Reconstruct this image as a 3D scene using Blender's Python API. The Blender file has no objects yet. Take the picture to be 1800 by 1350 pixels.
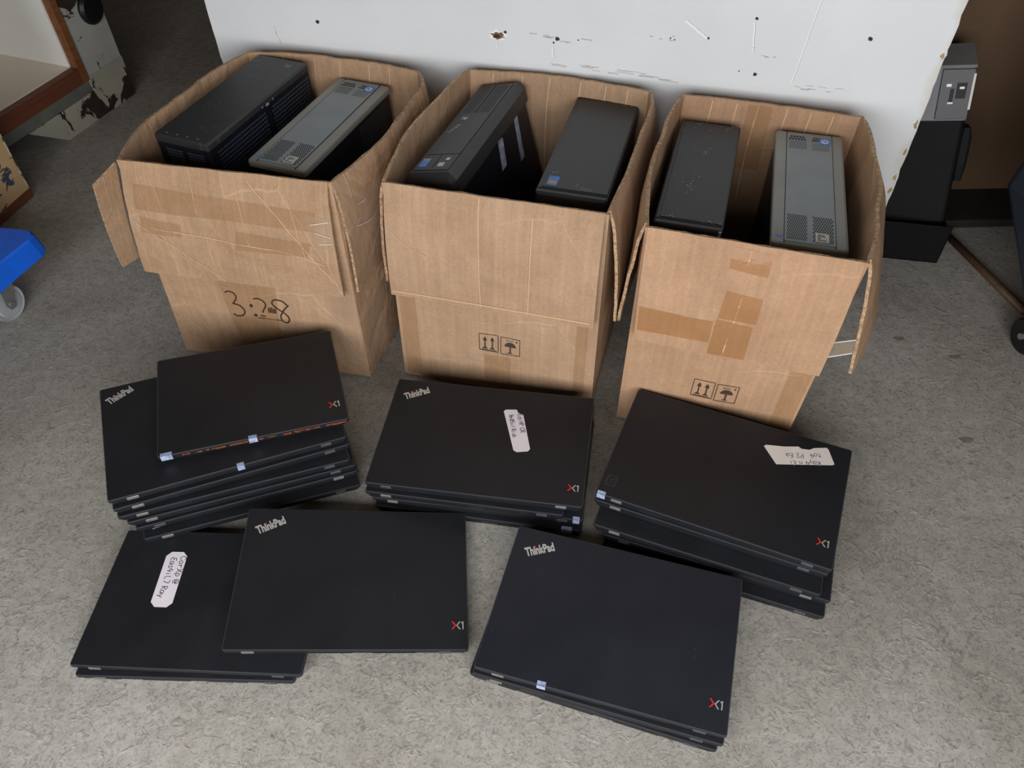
import bpy, bmesh, math, random
from mathutils import Vector, Matrix
from mathutils import noise as mnoise

random.seed(7)
S = bpy.context.scene
COL = S.collection
R = math.radians

# ------------------------------------------------------------------ camera
PITCH, ROLL, FPX, CAMH = 0.828755726, -0.022473681, 1384.793, 1.02909844
fw = Vector((0, math.cos(PITCH), -math.sin(PITCH)))
rt = Vector((1, 0, 0)); up = rt.cross(fw)
r2 = rt * math.cos(ROLL) + up * math.sin(ROLL)
u2 = -rt * math.sin(ROLL) + up * math.cos(ROLL)
cd = bpy.data.cameras.new('camera'); cam = bpy.data.objects.new('camera', cd); COL.objects.link(cam)
M = Matrix((r2, u2, -fw)).transposed().to_4x4(); M.translation = (0, 0, CAMH)
cam.matrix_world = M
cd.sensor_width = 36.0; cd.lens = FPX / 1800 * 36.0; cd.clip_start = 0.02; cd.clip_end = 100
S.camera = cam

# ------------------------------------------------------------------ world and light
w = bpy.data.worlds.new('world'); S.world = w; w.use_nodes = True
bgn = w.node_tree.nodes['Background']
bgn.inputs[0].default_value = (1.0, 0.80, 0.62, 1); bgn.inputs[1].default_value = 0.045


def area(name, loc, target, sx, sy, power, col):
    l = bpy.data.lights.new(name, 'AREA'); l.shape = 'RECTANGLE'; l.size = sx; l.size_y = sy
    l.energy = power; l.color = col
    o = bpy.data.objects.new(name, l); COL.objects.link(o); o.location = loc
    o.rotation_euler = (Vector(target) - Vector(loc)).to_track_quat('-Z', 'Y').to_euler()
    return o


# daylight through the open roller door behind the photographer
area('door_daylight', (-0.18, -0.55, 0.76), (-0.02, 1.0, 0.20), 2.0, 0.85, 37.0, (0.985, 0.99, 1.0))

vs = S.view_settings
vs.view_transform = 'Standard'; vs.look = 'None'; vs.gamma = 1.0; vs.use_curve_mapping = False
vs.exposure = 0.0


# ------------------------------------------------------------------ materials
def lin(r, g, b):
    f = lambda c: (c / 255 / 12.92) if c / 255 <= 0.04045 else ((c / 255 + 0.055) / 1.055) ** 2.4
    return (f(r), f(g), f(b), 1)


class NT:
    def __init__(s, name):
        s.m = bpy.data.materials.new(name); s.m.use_nodes = True
        s.t = s.m.node_tree; s.n = s.t.nodes; s.b = s.n['Principled BSDF']

    def new(s, typ, **kw):
        n = s.n.new(typ)
        for k, v in kw.items():
            if k in n.inputs.keys() if isinstance(k, str) else False:
                n.inputs[k].default_value = v
            else:
                setattr(n, k, v)
        return n

    def link(s, a, b): s.t.links.new(a, b)

    def coord(s, kind='Object', scale=None):
        c = s.new('ShaderNodeTexCoord').outputs[kind]
        if scale:
            m = s.new('ShaderNodeMapping'); m.inputs['Scale'].default_value = scale
            s.link(c, m.inputs['Vector']); return m.outputs[0]
        return c

    def noise(s, co, scale, detail=4, rough=.55, dist=0):
        n = s.new('ShaderNodeTexNoise')
        n.inputs['Scale'].default_value = scale; n.inputs['Detail'].default_value = detail
        n.inputs['Roughness'].default_value = rough; n.inputs['Distortion'].default_value = dist
        if co: s.link(co, n.inputs['Vector'])
        return n.outputs['Fac']

    def ramp(s, fac, stops):
        r = s.new('ShaderNodeValToRGB'); e = r.color_ramp.elements
        while len(e) < len(stops): e.new(.5)
        for i, (p, c) in enumerate(stops):
            e[i].position = p; e[i].color = c if len(c) == 4 else (*c, 1)
        s.link(fac, r.inputs[0]); return r.outputs[0]

    def mix(s, fac, a, b, mode='MIX'):
        m = s.new('ShaderNodeMix'); m.data_type = 'RGBA'; m.blend_type = mode
        for idx, v in ((0, fac), (6, a), (7, b)):
            if isinstance(v, (int, float)): m.inputs[idx].default_value = v
            elif isinstance(v, tuple): m.inputs[idx].default_value = v
            else: s.link(v, m.inputs[idx])
        return m.outputs[2]

    def bump(s, h, strength=.3, dist=.01, prev=None):
        b = s.new('ShaderNodeBump'); b.inputs['Strength'].default_value = strength; b.inputs['Distance'].default_value = dist
        s.link(h, b.inputs['Height'])
        if prev: s.link(prev, b.inputs['Normal'])
        return b.outputs[0]


def g(v): return (v, v, v, 1)


def simple(name, col, rough=.5, metal=0, spec=.5, var=.0, vscale=20, bump=0, bscale=200):
    t = NT(name); b = t.b
    b.inputs['Base Color'].default_value = col; b.inputs['Roughness'].default_value = rough
    b.inputs['Metallic'].default_value = metal; b.inputs['Specular IOR Level'].default_value = spec
    if var:
        f = t.noise(t.coord(), vscale)
        lo = tuple(c * (1 - var) for c in col[:3]) + (1,); hi = tuple(min(1, c * (1 + var)) for c in col[:3]) + (1,)
        t.link(t.ramp(f, [(.3, lo), (.7, hi)]), b.inputs['Base Color'])
    if bump:
        t.link(t.bump(t.noise(t.coord(), bscale), bump, .002), b.inputs['Normal'])
    return t.m


def mat_concrete():
    t = NT('concrete_floor'); co = t.coord()
    base = t.ramp(t.noise(co, 2.3, 5, .6, .4), [(.30, lin(140, 134, 125)), (.50, lin(160, 156, 148)), (.72, lin(175, 172, 166))])
    fine = t.ramp(t.noise(co, 46, 6, .7), [(.30, g(.80)), (.55, g(1.0)), (.75, g(1.10))])
    c = t.mix(1.0, base, fine, 'MULTIPLY')
    # worm-like dark trowel pits
    vn = t.noise(co, 34, 3, .5, 2.2)
    pits = t.ramp(vn, [(.33, g(1)), (.42, g(0))])
    worm = t.ramp(t.noise(co, 105, 3, .55, 2.2), [(.36, g(.74)), (.46, g(.99)), (.62, g(1.10))])
    c = t.mix(1.0, c, worm, 'MULTIPLY')
    gate = t.ramp(t.noise(co, 5, 3), [(.54, g(0)), (.68, g(.32))])
    c = t.mix(t.mix(1.0, pits, gate, 'MULTIPLY'), c, lin(110, 103, 92))
    speck = t.ramp(t.noise(co, 130, 2, .5), [(.67, g(0)), (.72, g(1))])
    c = t.mix(t.mix(1.0, speck, g(.55), 'MULTIPLY'), c, lin(98, 88, 76))
    # brown rusty stains
    st = t.ramp(t.noise(co, 3.1, 4, .65, 1.0), [(.60, g(0)), (.78, g(.40))])
    c = t.mix(st, c, lin(126, 102, 76))
    # hairline cracks
    vo = t.new('ShaderNodeTexVoronoi'); vo.feature = 'DISTANCE_TO_EDGE'; vo.inputs['Scale'].default_value = 2.1
    wn = t.new('ShaderNodeTexNoise'); wn.inputs['Scale'].default_value = 5; wn.inputs['Detail'].default_value = 5; t.link(co, wn.inputs['Vector'])
    t.link(t.mix(.22, co, wn.outputs['Color']), vo.inputs['Vector'])
    cr = t.ramp(vo.outputs['Distance'], [(.0, g(.40)), (.004, g(0))])
    cg = t.ramp(t.noise(co, 1.7, 2), [(.50, g(0)), (.60, g(1))])
    c = t.mix(t.mix(1.0, cr, cg, 'MULTIPLY'), c, lin(92, 84, 73))
    t.link(c, t.b.inputs['Base Color'])
    t.b.inputs['Roughness'].default_value = .62; t.b.inputs['Specular IOR Level'].default_value = .35
    h = t.mix(.5, t.noise(co, 60, 5, .7), pits)
    t.link(t.bump(h, .30, .004, t.bump(worm, .25, .002)), t.b.inputs['Normal'])
    return t.m


def mat_card(name, crumple=0.3, tint=(1, 1, 1), inner=False):
    t = NT(name); uv = t.coord('UV'); ob = t.coord('Object')
    base = t.ramp(t.noise(ob, 9, 4, .6), [(.3, lin(164, 133, 105)), (.7, lin(179, 148, 120))])
    m = t.new('ShaderNodeMapping'); m.inputs['Scale'].default_value = (130, 4, 1); t.link(uv, m.inputs['Vector'])
    streak = t.noise(m.outputs[0], 1.0, 3, .5)
    c = t.mix(1.0, base, t.ramp(streak, [(.3, g(.90)), (.7, g(1.06))]), 'MULTIPLY')
    blot = t.ramp(t.noise(ob, 26, 5, .65), [(.3, g(.93)), (.7, g(1.05))])
    c = t.mix(1.0, c, blot, 'MULTIPLY')
    fib = t.ramp(t.noise(ob, 240, 3, .6), [(.35, g(.93)), (.65, g(1.05))])
    c = t.mix(1.0, c, fib, 'MULTIPLY')
    # creases: thin lighter lines
    vo = t.new('ShaderNodeTexVoronoi'); vo.feature = 'DISTANCE_TO_EDGE'; vo.inputs['Scale'].default_value = 5.5
    m2 = t.new('ShaderNodeMapping'); m2.inputs['Rotation'].default_value = (0, 0, .5); m2.inputs['Scale'].default_value = (1.6, .7, 1); t.link(uv, m2.inputs['Vector'])
    wn = t.new('ShaderNodeTexNoise'); wn.inputs['Scale'].default_value = 6; t.link(m2.outputs[0], wn.inputs['Vector'])
    t.link(t.mix(.06, m2.outputs[0], wn.outputs['Color']), vo.inputs['Vector'])
    crease = t.ramp(vo.outputs['Distance'], [(0, g(1)), (.012, g(0))])
    gate = t.ramp(t.noise(uv, 4.5, 2), [(.52 - crumple * .25, g(0)), (.62, g(1))])
    cm = t.mix(1.0, crease, gate, 'MULTIPLY')
    c = t.mix(t.mix(1.0, cm, g(.16 + .22 * crumple), 'MULTIPLY'), c, lin(214, 180, 146))
    c = t.mix(1.0, c, (*tint, 1), 'MULTIPLY')
    t.link(c, t.b.inputs['Base Color'])
    t.b.inputs['Roughness'].default_value = .72; t.b.inputs['Specular IOR Level'].default_value = .25
    b1 = t.bump(streak, .12 + .1 * crumple, .002)
    b2 = t.bump(t.noise(ob, 14, 3, .55, .6), .55 * crumple + .08, .012, b1)
    b3 = t.bump(cm, .35, .0025, b2)
    t.link(b3, t.b.inputs['Normal'])
    return t.m


def mat_edge():
    t = NT('torn_cardboard_edge'); co = t.coord()
    c = t.ramp(t.noise(co, 190, 4, .7), [(.36, lin(128, 104, 80)), (.5, lin(170, 138, 106)), (.66, lin(196, 166, 134))])
    t.link(c, t.b.inputs['Base Color']); t.b.inputs['Roughness'].default_value = .85
    t.link(t.bump(t.noise(co, 300, 3), .5, .002), t.b.inputs['Normal'])
    return t.m


def mat_tape(name, col, alpha=.5, rough=.22):
    t = NT(name); co = t.coord()
    f = t.noise(co, 30, 4, .6)
    t.link(t.ramp(f, [(.3, tuple(c * .86 for c in col[:3]) + (1,)), (.7, col)]), t.b.inputs['Base Color'])
    t.b.inputs['Roughness'].default_value = rough; t.b.inputs['Alpha'].default_value = alpha
    t.link(t.bump(t.noise(co, 55, 3, .6, 1.2), .35, .003), t.b.inputs['Normal'])
    return t.m


def mat_lid(name, col, rough=.48, scr=.35):
    t = NT(name); co = t.coord()
    sm = t.ramp(t.noise(co, 7, 4, .6), [(.3, tuple(c * .86 for c in col[:3]) + (1,)), (.7, tuple(c * 1.14 for c in col[:3]) + (1,))])
    dust = t.ramp(t.noise(co, 330, 2, .5), [(.72, g(0)), (.80, g(1))])
    dg = t.ramp(t.noise(co, 14, 3), [(.56, g(0)), (.66, g(scr))])
    c = t.mix(t.mix(1.0, dust, dg, 'MULTIPLY'), sm, lin(120, 120, 122))
    m = t.new('ShaderNodeMapping'); m.inputs['Scale'].default_value = (260, 22, 20); m.inputs['Rotation'].default_value = (0, 0, .35)
    t.link(co, m.inputs['Vector'])
    sc = t.ramp(t.noise(m.outputs[0], 1, 2, .4), [(.765, g(0)), (.80, g(1))])
    sg = t.ramp(t.noise(co, 11, 2), [(.58, g(0)), (.68, g(scr * .7))])
    c = t.mix(t.mix(1.0, sc, sg, 'MULTIPLY'), c, lin(110, 110, 112))
    t.link(c, t.b.inputs['Base Color'])
    t.link(t.ramp(t.noise(co, 18, 3), [(.3, g(rough - .05)), (.7, g(rough + .07))]), t.b.inputs['Roughness'])
    t.b.inputs['Specular IOR Level'].default_value = .36
    t.link(t.bump(t.noise(co, 900, 2), .05, .001), t.b.inputs['Normal'])
    return t.m


def mat_scuffed(name, col, scuff, rough=.5, lo=.60, metal=0.0):
    t = NT(name); co = t.coord()
    base = t.ramp(t.noise(co, 12, 4, .6), [(.3, tuple(c * .88 for c in col[:3]) + (1,)), (.7, tuple(c * 1.1 for c in col[:3]) + (1,))])
    a = t.ramp(t.noise(co, 90, 5, .75), [(.56, g(0)), (.66, g(1))])
    b = t.ramp(t.noise(co, 9, 3, .6), [(lo, g(0)), (lo + .12, g(.7))])
    t.link(t.mix(t.mix(1.0, a, b, 'MULTIPLY'), base, scuff), t.b.inputs['Base Color'])
    t.b.inputs['Roughness'].default_value = rough; t.b.inputs['Metallic'].default_value = metal
    t.link(t.bump(t.noise(co, 400, 2), .08, .001), t.b.inputs['Normal'])
    return t.m


def mat_board():
    t = NT('white_painted_board'); co = t.coord()
    base = t.ramp(t.noise(co, 3, 5, .6), [(.3, lin(214, 217, 219)), (.7, lin(226, 228, 230))])
    sm = t.ramp(t.noise(co, 55, 5, .7), [(.62, g(0)), (.74, g(.28))])
    sg = t.ramp(t.noise(co, 5, 3), [(.54, g(0)), (.66, g(1))])
    c = t.mix(t.mix(1.0, sm, sg, 'MULTIPLY'), base, lin(120, 118, 112))
    sp = t.new('ShaderNodeSeparateXYZ'); t.link(co, sp.inputs[0])
    nx = t.new('ShaderNodeMath', operation='MULTIPLY_ADD'); t.link(t.noise(co, 9, 4, .6), nx.inputs[0]); nx.inputs[1].default_value = .075; t.link(sp.outputs[0], nx.inputs[2])
    mr_ = t.new('ShaderNodeMapRange'); t.link(nx.outputs[0], mr_.inputs[0]); mr_.inputs[1].default_value = 1.285; mr_.inputs[2].default_value = 1.315; mr_.inputs[4].default_value = .8
    c = t.mix(mr_.outputs[0], c, lin(190, 172, 138))
    t.link(c, t.b.inputs['Base Color']); t.b.inputs['Roughness'].default_value = .55
    t.link(t.bump(t.noise(co, 160, 4, .6), .18, .002), t.b.inputs['Normal'])
    return t.m


def mat_peel(name, paint, under, scale=7, lo=.54, rough=.6):
    t = NT(name); co = t.coord()
    p = t.ramp(t.noise(co, 6, 4, .6), [(.3, tuple(c * .75 for c in paint[:3]) + (1,)), (.7, paint)])
    u = t.ramp(t.noise(co, 30, 3), [(.3, tuple(c * .6 for c in under[:3]) + (1,)), (.7, under)])
    f = t.ramp(t.noise(co, scale, 5, .6, .8), [(lo, g(0)), (lo + .015, g(1))])
    t.link(t.mix(f, p, u), t.b.inputs['Base Color']); t.b.inputs['Roughness'].default_value = rough
    t.link(t.bump(f, .4, .002), t.b.inputs['Normal'])
    return t.m


def mat_wood(name, a, b, scale=(4, 60, 60)):
    t = NT(name); co = t.coord('Object', scale)
    f = t.noise(co, 1.2, 5, .6, .6)
    t.link(t.ramp(f, [(.3, a), (.7, b)]), t.b.inputs['Base Color']); t.b.inputs['Roughness'].default_value = .6
    t.link(t.bump(f, .25, .003), t.b.inputs['Normal'])
    return t.m


K = {}
K['floor'] = mat_concrete()
K['fold'] = simple('pale_inner_fold', lin(208, 174, 140), .7)
K['card1'] = mat_card('cardboard_crumpled', 1.0, (1.0, .985, .96))
K['card2'] = mat_card('cardboard_smooth', .35)
K['card3'] = mat_card('cardboard_reddish', .30, (1.03, .97, .93))
K['cardin'] = mat_card('cardboard_inner_liner', .5, (1.06, 1.05, 1.02))
K['edge'] = mat_edge()
K['tape'] = mat_tape('amber_packing_tape', lin(184, 130, 76), .45, .28)
K['tapefaint'] = mat_tape('faint_packing_tape', lin(182, 138, 92), .26, .3)
K['cleartape'] = mat_tape('clear_packing_tape', lin(205, 178, 150), .28, .10)
K['ink'] = simple('black_marker_ink', lin(52, 36, 26), .6)
K['print'] = simple('printed_ink', lin(58, 46, 38), .7)
K['lid'] = mat_lid('black_soft_touch_lid', lin(28, 29, 33))
K['lidb'] = mat_lid('dark_blue_black_lid', lin(32, 34, 41), .45, .45)
K['base'] = simple('black_laptop_base', lin(28, 30, 37), .40, var=.15, vscale=30)
K['edgeline'] = simple('painted_rim_highlight', lin(58, 60, 68), .32)  # bluish bevel highlight put into the rim colour
K['hinge'] = simple('worn_grey_hinge', lin(128, 126, 122), .42, metal=.5, var=.2, vscale=90)
K['hinge2'] = simple('dark_worn_hinge', lin(78, 78, 82), .4, metal=.4, var=.2, vscale=90)
K['slot'] = simple('dark_port_slot', lin(12, 12, 14), .6)
K['silver'] = simple('silver_lettering', lin(196, 194, 190), .35, metal=.3)
K['red'] = simple('red_lettering', lin(214, 48, 42), .4)
K['label'] = simple('white_paper_label', lin(226, 220, 226), .6, var=.04, vscale=40)
K['labelE'] = simple('cream_paper_label', lin(226, 219, 212), .6, var=.04, vscale=40)
K['pen'] = simple('violet_pen_ink', lin(62, 40, 84), .5)
K['seal'] = simple('bluish_foil_seal_and_glint', lin(176, 190, 226), .22, metal=.25, var=.35, vscale=220)
K['rust'] = simple('orange_residue', lin(150, 70, 38), .6, var=.4, vscale=200)
K['board'] = mat_board()
K['boardedge'] = mat_peel('chipped_board_edge', lin(206, 200, 186), lin(120, 92, 62), 40, .5)
K['chip'] = simple('bare_wood_in_chip', lin(120, 92, 60), .8, var=.5, vscale=150)
K['stainwood'] = simple('brown_stained_edge', lin(168, 146, 110), .8, var=.3, vscale=120)
K['smudge'] = simple('grey_smudge', lin(186, 187, 186), .7)
K['dark'] = simple('hole_shadow_brown', lin(46, 38, 30), .8)
K['scratch'] = simple('bright_paint_ridge', lin(240, 241, 243), .4)
K['blackpc'] = mat_scuffed('scuffed_black_steel', lin(44, 44, 46), lin(140, 138, 134), .5, .60)
K['blackpc2'] = mat_scuffed('black_plastic', lin(47, 47, 48), lin(100, 98, 96), .45, .70)
K['navyside'] = simple('dark_navy_side_steel', lin(24, 26, 36), .38, metal=.2, var=.15)
K['greypc'] = mat_scuffed('grey_plastic_bezel', lin(126, 132, 133), lin(80, 82, 82), .42, .64)
K['greypc2'] = mat_scuffed('warm_grey_plastic', lin(132, 131, 123), lin(86, 84, 78), .42, .66)
K['vent'] = simple('black_vent_cells', lin(10, 11, 14), .7)
K['ventlight'] = simple('dusty_vent_cells', lin(78, 84, 96), .45)
K['blue'] = simple('blue_foil_sticker', lin(52, 120, 196), .3, var=.25, vscale=120)
K['white'] = simple('white_plastic_and_glint', lin(214, 214, 210), .4)
K['gold'] = simple('gold_sticker_band', lin(180, 140, 70), .35)
K['barcode'] = simple('barcode_label', lin(196, 194, 186), .5, var=.2, vscale=160)
K['silverlabel'] = simple('silver_service_label', lin(150, 158, 176), .4, var=.5, vscale=70)
K['brown'] = mat_wood('dark_brown_sheet', lin(96, 74, 54), lin(110, 86, 64), (3, 6, 3))
K['blackbar'] = simple('black_wooden_skid', lin(36, 34, 33), .6, var=.3, vscale=12)
K['device'] = simple('black_machine_housing', lin(15, 15, 17), .65, spec=.2, var=.15)
K['devgrey'] = simple('grey_machine_cover', lin(112, 112, 110), .5, var=.08)
K['devsilver'] = simple('silver_machine_side', lin(100, 101, 108), .45, metal=.1, var=.06)
K['devpanel'] = simple('slate_machine_panel', lin(52, 52, 60), .4, var=.12)
K['stick'] = mat_wood('brown_stick_wood', lin(74, 50, 36), lin(96, 66, 46))
K['navy'] = simple('dark_navy_plastic', lin(28, 34, 42), .5, var=.12)
K['rubber'] = simple('black_rubber', lin(20, 20, 21), .4)
K['dollyblue'] = mat_scuffed('blue_plastic', lin(20, 104, 232), lin(96, 72, 70), .42, .58)
K['steel'] = simple('galvanised_steel', lin(150, 152, 150), .38, metal=.65, var=.15, vscale=40)
K['greywheel'] = simple('grey_caster_rubber', lin(158, 164, 166), .45, var=.08)
K['peelgrey'] = mat_peel('peeling_grey_paint', lin(186, 186, 180), lin(62, 50, 40), 9, .56)
K['peelcream'] = mat_peel('peeling_cream_paint', lin(176, 172, 156), lin(54, 44, 36), 13, .52)
K['greyrail'] = simple('grey_painted_rail', lin(104, 106, 98), .6, var=.2)
K['trimwood'] = mat_wood('varnished_brown_trim', lin(108, 66, 34), lin(140, 92, 52))
K['redwood'] = mat_wood('reddish_brown_trim', lin(96, 52, 36), lin(122, 70, 48))
K['whitein'] = simple('white_cabinet_lining', lin(240, 239, 234), .5, var=.04, vscale=6)
K['creamin'] = simple('cream_cabinet_floor', lin(238, 224, 204), .5, var=.05, vscale=7)
K['creamply'] = mat_peel('cream_painted_plywood', lin(206, 172, 128), lin(70, 78, 98), 22, .575)
K['wallpaint'] = simple('dim_wall_paint', lin(96, 90, 82), .8, var=.1, vscale=2)
K['stain'] = simple('dark_oil_spot', lin(126, 116, 102), .5, var=.2, vscale=60)


# ------------------------------------------------------------------ mesh helpers
class MB:
    """collects shapes and links them as one mesh object"""
    def __init__(s): s.v = []; s.f = []; s.uv = {}; s.mi = {}

    def add(s, vs_, fs, uvs=None, mi=0):
        o = len(s.v); s.v += [tuple(p) for p in vs_]
        for i, f in enumerate(fs):
            s.f.append([o + k for k in f])
            if uvs: s.uv[len(s.f) - 1] = uvs[i]
            if mi: s.mi[len(s.f) - 1] = mi
        return s

    def box(s, x0, x1, y0, y1, z0, z1, mat=None, mi=0):
        P = [(x, y, z) for z in (z0, z1) for x, y in ((x0, y0), (x1, y0), (x1, y1), (x0, y1))]
        if mat is not None: P = [mat @ Vector(p) for p in P]
        return s.add(P, [(3, 2, 1, 0), (4, 5, 6, 7), (0, 1, 5, 4), (1, 2, 6, 5), (2, 3, 7, 6), (3, 0, 4, 7)], mi=mi)

    def prism(s, poly, z0, z1, mat=None):
        n = len(poly); P = [(x, y, z0) for x, y in poly] + [(x, y, z1) for x, y in poly]
        if mat is not None: P = [mat @ Vector(p) for p in P]
        return s.add(P, [tuple(range(n - 1, -1, -1)), tuple(range(n, 2 * n))] + [(i, (i + 1) % n, n + (i + 1) % n, n + i) for i in range(n)])

    def rring(s, wd, dp, rad, levels, seg=4, cx=0, cy=0, mat=None):
        """rounded-rectangle loft: levels = [(z, inset)]"""
        rings = []
        for z, ins in levels:
            ring = []
            r = max(rad - ins, .0004)
            for q, (sx, sy) in enumerate(((1, 1), (-1, 1), (-1, -1), (1, -1))):
                cxx = sx * (wd / 2 - ins - r) + cx; cyy = sy * (dp / 2 - ins - r) + cy
                for k in range(seg + 1):
                    a = math.pi / 2 * (q + k / seg)
                    ring.append((cxx + r * math.cos(a), cyy + r * math.sin(a), z))
            rings.append(ring)
        n = len(rings[0]); P = [p for rg in rings for p in rg]
        if mat is not None: P = [mat @ Vector(p) for p in P]
        F = [tuple(range(n - 1, -1, -1)), tuple(range((len(rings) - 1) * n, len(rings) * n))]
        for j in range(len(rings) - 1):
            F += [(j * n + i, j * n + (i + 1) % n, (j + 1) * n + (i + 1) % n, (j + 1) * n + i) for i in range(n)]
        return s.add(P, F)

    def cyl(s, a, b, r, seg=24, r2=None):
        a = Vector(a); b = Vector(b); d = (b - a).normalized(); q = d.to_track_quat('Z', 'Y'); r2 = r if r2 is None else r2
        P = [a + q @ Vector((r * math.cos(t), r * math.sin(t), 0)) for t in [2 * math.pi * k / seg for k in range(seg)]]
        P += [b + q @ Vector((r2 * math.cos(t), r2 * math.sin(t), 0)) for t in [2 * math.pi * k / seg for k in range(seg)]]
        return s.add(P, [tuple(range(seg - 1, -1, -1)), tuple(range(seg, 2 * seg))] + [(i, (i + 1) % seg, seg + (i + 1) % seg, seg + i) for i in range(seg)])

    def lathe(s, prof, a, axis, seg=32):
        """prof=[(r, h)] about axis from a"""
        a = Vector(a); q = Vector(axis).to_track_quat('Z', 'Y'); n = seg
        P = [a + q @ Vector((r * math.cos(2 * math.pi * k / n), r * math.sin(2 * math.pi * k / n), h)) for r, h in prof for k in range(n)]
        m = len(prof)
        F = [tuple(range(n - 1, -1, -1)), tuple(range((m - 1) * n, m * n))]
        for j in range(m - 1): F += [(j * n + i, j * n + (i + 1) % n, (j + 1) * n + (i + 1) % n, (j + 1) * n + i) for i in range(n)]
        return s.add(P, F)

    def build(s, name, mat, parent=None, smooth=False, bevel=0):
        me = bpy.data.meshes.new(name); me.from_pydata(s.v, [], s.f)
        for m in (mat if isinstance(mat, (list, tuple)) else [mat]): me.materials.append(m)
        for k, m in s.mi.items(): me.polygons[k].material_index = m
        if s.uv:
            ul = me.uv_layers.new(name='uv')
            for k, uvs in s.uv.items():
                for li, u in zip(me.polygons[k].loop_indices, uvs): ul.data[li].uv = u
        if smooth:
            for p in me.polygons: p.use_smooth = True
        me.update()
        o = bpy.data.objects.new(name, me); COL.objects.link(o)
        if parent is not None: o.parent = parent
        if bevel:
            b = o.modifiers.new('bevel', 'BEVEL'); b.width = bevel; b.segments = 2; b.limit_method = 'ANGLE'; b.angle_limit = R(40)
        return o


def empty(name, loc, rz=0, ry=0, rx=0):
    o = bpy.data.objects.new(name, None); COL.objects.link(o)
    o.location = loc; o.rotation_euler = (rx, ry, rz); o.empty_display_size = .05
    return o


def tag(o, label, cat, group=None):
    o['label'] = label; o['category'] = cat
    if group: o['group'] = group
    return o


def struct(o): o['kind'] = 'structure'; return o


def slab(mb, fn, nu, nv, th, U, V, mi_edge=1, flip=False):
    """closed slab: fn(u,v)->point on the face side; thickness th to the back; uv in metres"""
    P = [[Vector(fn(i / nu, j / nv)) for i in range(nu + 1)] for j in range(nv + 1)]
    def nrm(i, j):
        a = P[j][min(i + 1, nu)] - P[j][max(i - 1, 0)]; b = P[min(j + 1, nv)][i] - P[max(j - 1, 0)][i]
        return a.cross(b).normalized()
    Q = [[P[j][i] - nrm(i, j) * th for i in range(nu + 1)] for j in range(nv + 1)]
    vs_ = [p for r_ in P for p in r_] + [p for r_ in Q for p in r_]
    n = nu + 1; o = n * (nv + 1)
    F = []; UVS = []
    uvf = lambda i, j: (i / nu * U, j / nv * V)
    for j in range(nv):
        for i in range(nu):
            F.append((j * n + i, j * n + i + 1, (j + 1) * n + i + 1, (j + 1) * n + i)); UVS.append([uvf(i, j), uvf(i + 1, j), uvf(i + 1, j + 1), uvf(i, j + 1)])
            F.append((o + (j + 1) * n + i, o + (j + 1) * n + i + 1, o + j * n + i + 1, o + j * n + i)); UVS.append([uvf(i, j + 1), uvf(i + 1, j + 1), uvf(i + 1, j), uvf(i, j)])
    mb.add(vs_, F, UVS)
    E = []
    for i in range(nu):
        E.append((i + 1, i, o + i, o + i + 1)); k = nv * n; E.append((k + i, k + i + 1, o + k + i + 1, o + k + i))
    for j in range(nv):
        E.append((j * n, (j + 1) * n, o + (j + 1) * n, o + j * n)); E.append(((j + 1) * n + nu, j * n + nu, o + j * n + nu, o + (j + 1) * n + nu))
    base = len(mb.v) - len(vs_)
    for f in E:
        mb.f.append([base + k for k in f]); mb.mi[len(mb.f) - 1] = mi_edge
        mb.uv[len(mb.f) - 1] = [(0, 0)] * 4


def ribbon(mb, pts, wd, closed=False):
    """flat pen stroke through 3D points lying on a surface; pts=[(pos, normal)]"""
    n = len(pts); L = []
    for i, (p, nm) in enumerate(pts):
        a = pts[max(i - 1, 0)][0]; b = pts[min(i + 1, n - 1)][0]
        d = (b - a)
        d = d.normalized() if d.length > 1e-9 else Vector((1, 0, 0))
        s_ = d.cross(nm).normalized() * wd / 2
        L += [p - s_, p + s_]
    mb.add(L, [(2 * i, 2 * i + 1, 2 * i + 3, 2 * i + 2) for i in range(n - 1)])


def smoothline(pts, k=6):
    """catmull-rom through 2D points"""
    out = []
    P = [pts[0]] + list(pts) + [pts[-1]]
    for i in range(1, len(P) - 2):
        for j in range(k):
            t = j / k
            out.append(tuple(.5 * ((2 * P[i][c]) + (-P[i - 1][c] + P[i + 1][c]) * t + (2 * P[i - 1][c] - 5 * P[i][c] + 4 * P[i + 1][c] - P[i + 2][c]) * t * t + (-P[i - 1][c] + 3 * P[i][c] - 3 * P[i + 1][c] + P[i + 2][c]) * t ** 3) for c in (0, 1)))
    out.append(pts[-1]); return out


_tc = {}


def text_mesh(body, size, sx=1.0, bold=0.0):
    key = (body, size, sx, bold)
    if key in _tc: return _tc[key]
    cu = bpy.data.curves.new('t', 'FONT'); cu.body = body; cu.size = size; cu.offset = bold
    cu.align_x = 'CENTER'; cu.align_y = 'CENTER'; cu.extrude = .0002; cu.resolution_u = 3
    o = bpy.data.objects.new('t', cu); COL.objects.link(o)
    dg = bpy.context.evaluated_depsgraph_get(); dg.update()
    me = bpy.data.meshes.new_from_object(o.evaluated_get(dg))
    for v in me.vertices: v.co.x *= sx
    bpy.data.objects.remove(o); bpy.data.curves.remove(cu)
    _tc[key] = me
    return me


def place_text(name, body, size, sx, bold, mat, parent, loc, rot):
    me = text_mesh(body, size, sx, bold).copy(); me.name = name
    me.materials.clear(); me.materials.append(mat)
    o = bpy.data.objects.new(name, me); COL.objects.link(o); o.parent = parent
    o.location = loc; o.rotation_euler = rot
    return o


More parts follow.
